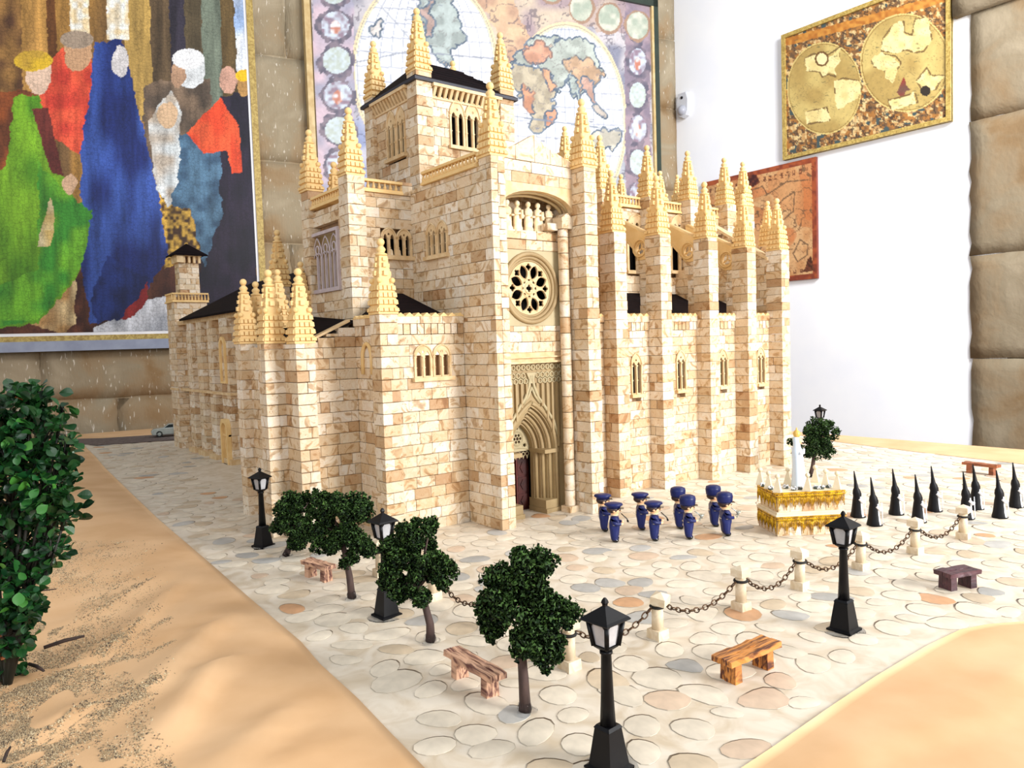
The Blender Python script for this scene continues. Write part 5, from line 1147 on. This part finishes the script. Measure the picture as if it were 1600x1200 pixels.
tree((1267, 745), [(1270, 668, 14), (1287, 665, 13), (1298, 680, 12), (1277, 692, 20), (1292, 707, 13), (1243, 692, 10), (1248, 710, 8), (1262, 706, 10), (1268, 682, 14)], [(1266, 745), (1270, 728), (1272, 712), (1275, 695)], 'small far model tree behind the white statue at the cathedral end', 5, 8000)
# ------------------------------------------------------------------ leafy shrub at left
sb = G(10, 1085); sd = depth(sb); sh = thing('leafy_shrub', 'dark green round-leaved artificial shrub in the left foreground', 'shrub', (sb[0], sb[1], 0))
blobs = [(28, 648, 42), (60, 680, 40), (-20, 690, 60), (20, 760, 62), (72, 755, 40), (90, 725, 20), (28, 850, 60), (84, 800, 28), (82, 862, 24), (12, 935, 42), (36, 915, 28), (8, 990, 36), (2, 1035, 32), (-30, 850, 70), (106, 800, 13), (-14, 1060, 26), (50, 622, 18), (40, 955, 22), (98, 640, 9), (108, 690, 9)]
def leaf_mesh():
    m = MB(); n = 6; vs = [(0, 0, 0), (1, 0, .04)]; L_ = []; R_ = []
    for i in range(1, n):
        t = i / n; w = .40 * math.sin(math.pi * t ** 1.25) ** .7; L_.append((t, w, .10 * w / .4 + .05 * math.sin(t * 3))); R_.append((t, -w, .10 * w / .4 + .05 * math.sin(t * 3)))
    mid = [(i / n, 0, .05 * math.sin(i / n * 3) - .02) for i in range(1, n)]
    vs = [(0, 0, 0)] + mid + [(1, 0, 0)] + L_ + R_; M0 = list(range(0, n + 1)); Li = [0] + list(range(n + 1, 2 * n)) + [n]; Ri_ = [0] + list(range(2 * n, 3 * n - 1)) + [n]; fs = []
    for i in range(n):
        for E_ in (Li, Ri_):
            f = [M0[i], M0[i + 1], E_[i + 1], E_[i]]; f = list(dict.fromkeys(f))
            if len(f) > 2: fs.append(tuple(f))
    return vs, fs
lv, lf = leaf_mesh(); m_ = MB(); m_.add(lv, lf, None, 0, True); LFM = m_.mesh('leaf', M['leaf']); lstuff = MB(); LP = []
tot = sum(b[2] ** 2 for b in blobs); r = np.random.RandomState(3)
for bx, by, br in blobs:
    R = br / F * sd; c = atd(bx, by, sd + r.uniform(-.15, .15))
    for _ in range(int(3300 * br * br / tot)):
        v = r.normal(size=3); v /= np.linalg.norm(v); p = c + v * R * r.uniform(.5, 1.12); dd = v + r.normal(size=3) * .8; LP.append((p, dd / np.linalg.norm(dd), r.uniform(.06, .105)))
for px_, py_ in ((108, 642), (100, 655), (110, 680), (105, 695), (116, 705), (112, 718), (118, 765), (135, 790), (130, 808), (100, 610), (45, 603), (15, 605), (128, 770), (98, 640), (66, 620), (112, 660), (138, 788), (92, 818), (88, 840), (124, 800)):
    LP.append((atd(px_ - 8, py_ + 4, sd + r.uniform(-.1, .1)), np.array(right) * .8 + r.normal(size=3) * .35, .11))
LP.sort(key=lambda q: depth(q[0]))
for i, (p, dd, s_) in enumerate(LP):
    R3 = Vector(dd).to_track_quat('X', 'Z').to_matrix() @ Matrix.Rotation(r.uniform(-1.2, 1.2), 3, 'X'); q = Vector(p - sb); q.z = max(.03, q.z)
    if i < 295: o = link('leaf', LFM, sh, tuple(q)); o.rotation_euler = R3.to_euler(); o.scale = (s_,) * 3
    else:
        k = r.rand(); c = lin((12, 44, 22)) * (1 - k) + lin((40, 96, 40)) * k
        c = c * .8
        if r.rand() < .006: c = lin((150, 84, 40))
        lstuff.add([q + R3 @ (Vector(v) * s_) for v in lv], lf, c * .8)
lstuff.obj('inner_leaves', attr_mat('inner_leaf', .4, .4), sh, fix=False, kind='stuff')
m = MB(); Z = Vector((0, 0, 0))
for bx, by, br in blobs:
    c = Vector(atd(bx, by, sd) - sb); c.z = max(.1, c.z); m.tube([Z, c * .35 + Vector((0, 0, .1)), c * .7, c], [.022, .018, .012, .006], 6)
    for k in range(7): v = Vector(r.normal(size=3)).normalized() * br / F * sd * .95; v.z = max(v.z, .05 - c.z); m.tube([c * .9, c + v * .5 + Vector((0, 0, .02)), c + v], [.012, .008, .004], 4)
m.obj('stems', mat('green_stem', (20, 26, 16), (30, 24, 16), 8), sh)
# sand, twigs
SP = []; r = np.random.RandomState(9)
def sandadd(n, x0, x1, y0, y1, fn):
    x = r.uniform(x0, x1, n * 4); y = r.uniform(y0, y1, n * 4); k = r.rand(n * 4) < fn(x, y); SP.extend(list(zip(x[k], y[k]))[:n])
sandadd(60000, -60, 275, 845, 1270, lambda x, y: np.clip(1.15 - (np.maximum(0, x) + (y - 1040) * -.10 * (y < 1040)) / 245, 0, 1) ** 1.3 * (vnoise(x + 900., y * 1.6 + x * .5, .025, 4) > .30) * np.clip(vnoise(x + 900., y * 1.8 + x * .8, .06, 14) * 1.8 - .3, .12, 1))
def streak(xa, ya, xb, yb, w, n):
    for _ in range(n):
        t_ = r.rand(); SP.append((xa + (xb - xa) * t_ + r.normal() * w * .5, ya + (yb - ya) * t_ + r.normal() * w * (1 - .7 * t_)))
for s_ in ((120, 1150, 250, 1055, 12, 1400), (150, 1110, 245, 1080, 10, 700), (60, 1065, 210, 1025, 6, 900), (190, 1005, 268, 965, 4, 350), (120, 950, 240, 905, 5, 500), (100, 1015, 200, 990, 5, 500), (215, 1030, 275, 1000, 3, 260), (240, 1180, 280, 1210, 8, 260), (60, 920, 180, 915, 10, 500), (90, 880, 200, 852, 8, 300), (95, 800, 110, 850, 8, 100)): streak(*s_)
pal = np.array([lin(c) for c in ((188, 160, 122), (176, 150, 114), (140, 118, 92), (216, 194, 156), (96, 82, 70), (162, 138, 106), (186, 160, 124))])
SPA = np.array(SP); RY = (W @ np.stack([SPA[:, 0] - 800, 600 - SPA[:, 1], np.full(len(SPA), -F)])).T; hh = np.full(len(SPA), .04)
for _ in range(4):
    pq = CP + RY * ((hh - H) / RY[:, 2])[:, None]; hh = hpaper(pq[:, 0], pq[:, 1]) + .012
s_ = r.uniform(.004, .0115, len(SPA)); a = r.uniform(0, 6.28, len(SPA))
V = np.stack([np.stack([pq[:, 0] + s_ * np.cos(a + o), pq[:, 1] + s_ * np.sin(a + o), hh - .004], 1) for o in (0, 2.1, 4.2)] + [np.stack([pq[:, 0], pq[:, 1], hh + s_ * .8], 1)], 1)
tag(fast('sand', V, [(0, 1, 3), (1, 2, 3), (2, 0, 3)], pal[r.randint(7, size=len(SPA))], M['attr']), 'grey and tan sand grains scattered in streaks over the left kraft paper', 'sand', kind='stuff')
for (xa, ya, xb, yb, rr, lb) in ((68, 1005, 132, 992, .016, 'thick brown twig lying on the sandy paper'), (45, 1030, 68, 1046, .014, 'short dark twig below the thick twig'), (45, 922, 88, 919, .008, 'thin twig close to the shrub, on the sand'), (60, 885, 92, 879, .008, 'thin twig farther back on the sand beside the shrub'), (5, 1180, 16, 1165, .01, 'small dark twig in the bottom left corner')):
    a, b = G(xa, ya, .16), G(xb, yb, .16); m = MB(); m.tube([(a[0], a[1], .12), tuple(((a + b) / 2)[:2]) + (.145,), (b[0], b[1], .15)], [rr, rr * 1.1, rr * .7], 7); tag(m.obj('twig', M['twig']), lb, 'twig')
# ------------------------------------------------------------------ toy car
cg = G(258, 684); car = thing('toy_car', 'tiny silver saloon car on the road behind the far left tower', 'car', (cg[0] + .22, cg[1] + .1, .03), math.radians(-12)); car.scale = (1.3,) * 3
m = MB(); T = lambda u, v, w: (u, w, v)
m.plate([(-.42, .07), (-.44, .14), (-.40, .19), (-.2, .21), (.42, .22), (.46, .15), (.45, .07)], [], -.16, .16, T, bevel=.01); m.obj('body', M['silver'], car)
m = MB(); m.plate([(-.2, .21), (-.06, .31), (.2, .32), (.34, .22)], [], -.13, .13, T); m.obj('cabin', M['silver'], car)
m = MB(); m.plate([(-.16, .22), (-.05, .295), (.04, .295), (.04, .22)], [], -.137, .137, T); m.plate([(.06, .22), (.06, .295), (.19, .30), (.28, .225)], [], -.137, .137, T); m.obj('window', M['carglass'], car)
for x in (-.27, .29):
    for y in (-.15, .15):
        m = MB(); m.lathe([(.075, -.02), (.08, 0), (.075, .02)], 14, (0, 0, 0), t=lambda a, b, c: (a, c, b)); m.obj('wheel', M['tyre'], car, loc=(x, y, .08))
        m = MB(); m.lathe([(.04, -.026), (.045, 0), (.04, .026)], 12, t=lambda a, b, c: (a, c, b)); m.obj('hubcap', M['silver'], car, loc=(x, y, .08))
# ------------------------------------------------------------------ figurines
def skin_body(vs, es, rs, mats, fn, sub=2):
    me = bpy.data.meshes.new('b'); me.from_pydata(vs, es, []); ob = bpy.data.objects.new('b', me); COL.objects.link(ob)
    mo = ob.modifiers.new('s', 'SKIN'); sv = me.skin_vertices[0].data
    for i, r_ in enumerate(rs): sv[i].radius = (r_, r_) if not isinstance(r_, tuple) else r_; sv[i].use_root = (i == 0)
    mo.use_smooth_shade = True; s2 = ob.modifiers.new('u', 'SUBSURF'); s2.levels = sub; s2.render_levels = sub
    dg = bpy.context.evaluated_depsgraph_get(); nm = bpy.data.meshes.new_from_object(ob.evaluated_get(dg)); bpy.data.objects.remove(ob)
    nm.materials.clear()
    for q in mats: nm.materials.append(q)
    for p in nm.polygons: p.material_index = fn(p.center); p.use_smooth = True
    return nm
def musician(tall, name):
    # faces +x; height .50
    V = [(0, 0, .17), (0, .030, .15), (.004, .036, .08), (0, .040, .024), (.038, .042, .020), (0, -.030, .15), (-.004, -.036, .08), (0, -.040, .024), (.038, -.042, .020),
         (0, 0, .24), (0, 0, .305), (0, 0, .335), (.004, 0, .385), (.004, 0, .42), (-.002, .06, .30), (.005, .078, .245), (.06, .045, .235), (.078, .03, .24), (-.002, -.06, .30), (.005, -.078, .245), (.06, -.045, .235), (.078, -.03, .24)]
    E_ = [(0, 1), (1, 2), (2, 3), (3, 4), (0, 5), (5, 6), (6, 7), (7, 8), (0, 9), (9, 10), (10, 11), (11, 12), (12, 13), (10, 14), (14, 15), (15, 16), (16, 17), (10, 18), (18, 19), (19, 20), (20, 21)]
    Rr = [.056, .042, .040, .036, .028, .042, .040, .036, .028, .058, .052, .028, .052, .048, .030, .026, .021, .018, .030, .026, .021, .018]
    def fn(c):
        if c.z < .042: return 2
        if c.x > .064 and .2 < c.z < .28: return 1
        return 1 if c.z > .335 else 0
    root = thing(name, '', 'figurine'); link('body', skin_body(V, E_, Rr, [M['navy'], M['skin'], M['boot']], fn), root)
    m = MB(); m.ball((-.012, 0, .408), .057, 14, 8, sz=.95); m.obj('hair', M['hair'], root)
    m = MB()
    if tall: m.lathe([(.058, .42), (.066, .44), (.070, .50), (.064, .535), (.04, .55), (.01, .553)], 16, (-.004, 0, 0), sx=1.05); m.ball((.066, 0, .46), .009, 8, 5, mi=1)
    else: m.lathe([(.055, .425), (.057, .445), (.076, .462), (.072, .480), (.04, .492), (.01, .494)], 16, (-.006, 0, 0), sx=1.1); m.ball((.058, 0, .448), .008, 8, 5, mi=1)
    m.add([(.04, -.045, .432), (.085, -.025, .423), (.085, .025, .423), (.04, .045, .432), (.04, -.045, .424), (.085, -.025, .417), (.085, .025, .417), (.04, .045, .424)], [(0, 1, 2, 3), (7, 6, 5, 4), (0, 4, 5, 1), (1, 5, 6, 2), (2, 6, 7, 3)], None, 2)
    m.obj('cap', [M['navy'], M['cream'], M['boot']], root)
    m = MB(); m.tube([(.053 * math.cos(a) + .002, .056 * math.sin(a), .345) for a in np.linspace(0, 2 * math.pi, 14, endpoint=False)][:], .007, 5, closed=True); m.v = [(x * .62, y * .7, z - .006) for x, y, z in m.v]; m.obj('collar', M['cream'], root)
    m = MB(); m.tube([(.050 * math.cos(a), .056 * math.sin(a), .222) for a in np.linspace(0, 2 * math.pi, 16, endpoint=False)], .006, 5, closed=True); m.obj('belt', M['cream'], root)
    m = MB(); m.ball((.056, 0, .385), .009, 8, 5)
    m.obj('nose', M['skin'], root); m = MB(); m.ball((.052, .019, .398), .006, 6, 4); m.ball((.052, -.019, .398), .006, 6, 4); m.ball((.053, 0, .368), .006, 6, 4, sz=.4); m.obj('eyes_and_mouth', M['hair'], root)
    m = MB(); m.ball((.0, .052, .392), .012, 8, 5); m.ball((.0, -.052, .392), .012, 8, 5); m.obj('ears', M['skin'], root)
    m = MB()
    if tall: m.tube([(.055, 0, .345), (.10, 0, .30), (.115, .0, .26)], [.005, .007, .008], 6); m.lathe([(.01, 0), (.012, .02), (.028, .05)], 10, (.115, 0, .255)); m.tube([(.1, -.03, .235), (.1, .03, .235), (.115, 0, .285), (.1, -.03, .235)], .004, 5); m.obj('trumpet', M['silver'], root)
    else: m.tube([(.06, 0, .355), (.11, 0, .29), (.12, 0, .25)], [.005, .006, .010], 6); m.obj('clarinet', M['boot'], root)
    return root
m1 = musician(False, 'musician_figurine'); m2 = musician(True, 'musician_figurine')
ml = [((944, 833), 0, 'toy musician in flat navy cap, back left of the band, nearest the portal'), ((961, 850), 0, 'toy musician in flat navy cap, front left of the band'), ((1002, 831), 0, 'toy musician in flat navy cap, second from the left in the back row'), ((1023, 848), 0, 'toy musician in flat navy cap, second from the left in the front row'),
      ((1061, 829), 1, 'taller toy musician in tall navy cap, third in the back row'), ((1076, 845), 1, 'taller toy musician in tall navy cap holding a horn, third in the front row'), ((1116, 826), 1, 'taller toy musician in tall navy cap, last in the back row'), ((1134, 840), 1, 'tall-capped toy musician holding a horn, last in the front row by the float')]
seen = set()
for (bx, by), k, lb in ml:
    g = G(bx, by - 4); src = (m1, m2)[k]; rz = math.radians((-62, -62)[k] + random.uniform(-8, 8)) + math.radians(18)
    if k not in seen: seen.add(k); src.location = (g[0], g[1], 0); src.rotation_euler = (0, 0, rz); src['label'] = lb; src.scale = (1.45, 1.45, 1.04); src['group'] = 'marching band figurines'
    else: o = copy_thing(src, (g[0], g[1], 0), rz, lb); o['group'] = 'marching band figurines'
def penitent():
    root = thing('hooded_figurine', '', 'figurine'); m = MB(); n = 16; prof = [(.085, 0), (.088, .02), (.075, .08), (.066, .16), (.058, .25), (.052, .30), (.056, .34), (.045, .39), (.030, .42), (.02, .50), (.014, .58), (.006, .66)]
    lean = lambda z: -.01 - max(0, z - .3) * .12
    vs = []; fs = []; cs = []
    for r_, z in prof:
        for k in range(n): a = 2 * math.pi * k / n; f = 1 + (.05 * math.sin(5 * a) if z < .3 else 0); vs.append((r_ * f * math.cos(a) * 1.05 + lean(z), r_ * f * math.sin(a), z))
    m.v = vs
    for i in range(len(prof) - 1):
        for k in range(n):
            k2 = (k + 1) % n; a = 2 * math.pi * (k + .5) / n; fr = math.cos(a) > .35 and .0 < prof[i][1] < .30
            m.f.append((i * n + k, i * n + k2, (i + 1) * n + k2, (i + 1) * n + k)); m.c.append(None); m.m.append(1 if fr else 0); m.sm.append(True)
    m.f.append(tuple(range(n))); m.c.append(None); m.m.append(0); m.sm.append(False); m.f.append(tuple(range((len(prof) - 1) * n, len(prof) * n))); m.c.append(None); m.m.append(0); m.sm.append(False)
    m.obj('robe_and_hood', [M['cloth'], M['white']], root)
    m = MB(); m.tube([(.0, .05, .27), (.045, .06, .22), (.085, .02, .22)], [.022, .02, .014], 8); m.tube([(.0, -.05, .27), (.045, -.06, .22), (.085, -.02, .23)], [.022, .02, .014], 8); m.ball((.09, .0, .225), .017, 8, 6); m.obj('sleeves', M['white'], root)
    m = MB(); m.tube([(.105, -.01, .0), (.095, -.01, .2), (.088, -.01, .31)], .006, 6); m.obj('candle', M['white'], root)
    m = MB(); m.lathe([(.07, .0), (.072, .012), (.05, .02)], 12, (.03, 0, 0)); m.obj('shoes', M['boot'], root)
    m = MB(); m.ball((.030, .017, .36), .005, 6, 4); m.ball((.030, -.017, .36), .005, 6, 4); m.obj('eye_holes', M['white'], root)
    return root
nz_ = [((1341, 812), 'black-hooded penitent figurine nearest the gold-fringed float'), ((1367, 825), 'black-hooded penitent figurine in the front row, first from the float'), ((1401, 808), 'black-hooded penitent figurine in the back row, second from the float'), ((1436, 820), 'black-hooded penitent figurine behind the second-from-right bollard'), ((1461, 803), 'black-hooded penitent figurine in the back row, third from the float'),
       ((1511, 815), 'black-hooded penitent figurine partly behind the rightmost bollard'), ((1526, 800), 'black-hooded penitent figurine in the back row just right of the rightmost bollard'), ((1563, 813), 'black-hooded penitent figurine in the front row, second from the right edge'), ((1588, 797), 'black-hooded penitent figurine at the right edge of the picture')]
pn = penitent()
for i, ((bx, by), lb) in enumerate(nz_):
    g = G(bx, by - 4); rz = math.radians(-40 + random.uniform(-6, 6))
    if i == 0: pn.location = (g[0], g[1], 0); pn.rotation_euler = (0, 0, rz); pn['label'] = lb; pn['group'] = 'hooded penitent figurines'
    else: copy_thing(pn, (g[0], g[1], 0), rz, lb)
# ------------------------------------------------------------------ processional float
a = np.array([8.527, 5.444, 0.]); ft = math.radians(-34)
fl = thing('processional_float', 'two-tier marble float trimmed with gold fringe, right of the band', 'float', (a[0], a[1], 0), ft)
FX, FY = .90, .60
def ringbox(m, x0, y0, x1, y1, z0, z1, **k): m.box(x0, x1, y0, y1, z0, z1, **k)
m = MB(); z = 0
for z0, z1 in ((0, .13), (.13, .26)):
    u = 0
    while u < FX - .01: e = min(FX, u + .16); m.box(u + .002, e - .002, 0, .08, z0 + .002, z1, col=bcol()); u = e
    u = .08
    while u < FY - .01: e = min(FY, u + .16); m.box(0, .08, u + .002, e - .002, z0 + .002, z1, col=bcol()); u = e
m.box(.05, FX - .01, .05, FY, .01, .25, col=lin((220, 190, 150))); m.obj('lower_tier', M['brick'], fl)
m = MB(); m.box(-.02, FX + .02, -.02, FY + .02, .26, .29); m.box(-.005, FX, -.005, FY, .29, .315); m.obj('middle_ledge', M['cream'], fl)
m = MB(); m.box(.02, FX - .02, .02, FY - .02, .315, .55, col=lin((226, 204, 168)))
u = .02
while u < FX - .04: e = min(FX - .02, u + .16); m.box(u + .003, e - .003, .012, .05, .315, .545, col=bcol()); u = e
m.obj('upper_tier', M['brick'], fl); m = MB(); m.box(.0, FX, .0, FY, .55, .575); m.obj('top_slab', M['cream'], fl)
def fringe(z, ins, name):
    m = MB(); r = random.Random(name)
    for side in (0, 1):
        L = FX if side == 0 else FY
        def tf(u, v, w, s_=side, i_=ins): return (u, i_ - w, v) if s_ == 0 else (i_ - w, u, v)
        m.box(ins - .01, L - ins + .01, z - .02, z + .002, -.002, .014, t=tf); m.box(ins - .01, L - ins + .01, z - .05, z - .036, -.002, .014, t=tf)
        u = ins
        while u < L - ins: m.tube([(u, z - .02, .01), (u + .016, z - .038, .012), (u + .032, z - .02, .01)], .005, 4, t=tf); u += .032
        n = int((L - 2 * ins) / .0125)
        for i in range(n):
            u = ins + (L - 2 * ins) * (i + .5) / n; ph = (i % 9) / 9; dl = .09 + .09 * (abs(ph - .5) * 2) ** 2 + r.uniform(-.006, .006)
            m.tube([(u, z - .045, .010), (u + r.uniform(-.003, .003), z - .045 - dl * .5, .018), (u + r.uniform(-.005, .005), z - .045 - dl, .012 + r.uniform(0, .006))], .0052, 4, t=tf)
    m.obj('gold_fringe', M['gold'], fl)
fringe(.572, .0, 'a'); fringe(.262, -.002, 'b')
cf, sf = math.cos(ft), math.sin(ft)
def onfl(px, py, z=.575):
    p = G(px, py, z); return (p[0], p[1], z)
pl_ = [(1188, 757, 'far left'), (1201, 763, 'second from the left, front'), (1215, 769, 'front left corner'), (1231, 757, 'behind, left of the white statue'), (1262, 767, 'front, right of the white statue'), (1274, 753, 'behind, right of the white statue'), (1290, 760, 'second from the right'), (1308, 764, 'far right end')]
pw = thing('candle_finial', 'cream pyramid ornament with a ball tip on the float, ' + pl_[0][2], 'ornament', onfl(pl_[0][0], pl_[0][1]), .3, 'cream ornaments on the float')
m = MB(); m.lathe([(.07, 0), (.07, .01), (.018, .17), (.018, .18)], 4, rot=math.pi / 4, smooth=False); m.obj('body', M['cream'], pw); m = MB(); m.ball((0, 0, .205), .032, 12, 8); m.obj('ball', M['cream'], pw)
for x, y, lb in pl_[1:]: copy_thing(pw, onfl(x, y), .3, 'cream pyramid ornament with a ball tip on the float, ' + lb)
v = onfl(1247, 760); vs_ = thing('virgin_statue', 'tall white robed statue with gold crown standing on the float', 'statue', v, math.radians(-40)); vs_.scale = (1.3, 1.3, 1.26)
m = MB(); n = 20; prof = [(.085, 0), (.082, .02), (.07, .1), (.06, .22), (.055, .32), (.056, .38), (.04, .42), (.034, .46), (.036, .49), (.03, .525), (.012, .54)]; vv = []
for r_, z_ in prof:
    for k in range(n): a = 2 * math.pi * k / n; f = 1 + (.07 * math.sin(a * 5) * max(0, 1 - z_ / .42)); vv.append((r_ * f * math.cos(a) - z_ * .03 + .02 * (1 - z_ / .54), r_ * f * .85 * math.sin(a), z_))
fs = [(i * n + k, i * n + (k + 1) % n, (i + 1) * n + (k + 1) % n, (i + 1) * n + k) for i in range(len(prof) - 1) for k in range(n)] + [tuple(range(n))]
m.add(vv, fs, None, 0, True); m.obj('mantle', M['paleblue'], vs_)
m = MB(); m.ball((.018, 0, .485), .026, 12, 8, sz=1.25); m.obj('face', M['skin'], vs_)
m = MB(); m.tube([(0, .045, .36), (.05, .03, .36), (.065, 0, .40)], [.018, .014, .01], 7); m.tube([(0, -.045, .36), (.05, -.03, .36), (.065, 0, .40)], [.018, .014, .01], 7); m.obj('praying_arms', M['white'], vs_)
m = MB(); m.lathe([(.022, .525), (.034, .545), (.038, .57), (.026, .592), (.008, .605), (.01, .615), (.004, .63)], 12, (-.008, 0, 0)); m.obj('crown', M['goldp'], vs_)
r = random.Random(4)
for k, (x, y) in enumerate(((1228, 764), (1240, 767), (1250, 766), (1275, 765), (1284, 765), (1294, 763), (1204, 766), (1192, 761))):
    o_ = onfl(x, y - 1); ft_ = thing('flower_bunch', 'small silvery flower bunch on the float, ' + ('left of the statue foot', 'at the statue foot, front', 'just right of the statue foot', 'right of the front ornament', 'between the right ornaments', 'by the second ornament from the right', 'between the two front left ornaments', 'by the far left ornament')[k], 'flowers', o_, 0, 'flower bunches on the float'); m = MB(); mg = MB()
    for q in range(16):
        a = r.uniform(0, 6.28); e_ = r.uniform(0, 1.2); rr = .04; m.ball((rr * math.cos(a) * math.cos(e_), rr * math.sin(a) * math.cos(e_), .012 + .035 * math.sin(e_)), .010, 6, 4)
    mg.ball((0, 0, .012), .034, 8, 5, sz=.7); m.obj('blossoms', M['white'], ft_); mg.obj('greenery', mat('grey_green', (70, 76, 66), (50, 56, 50), 20), ft_)
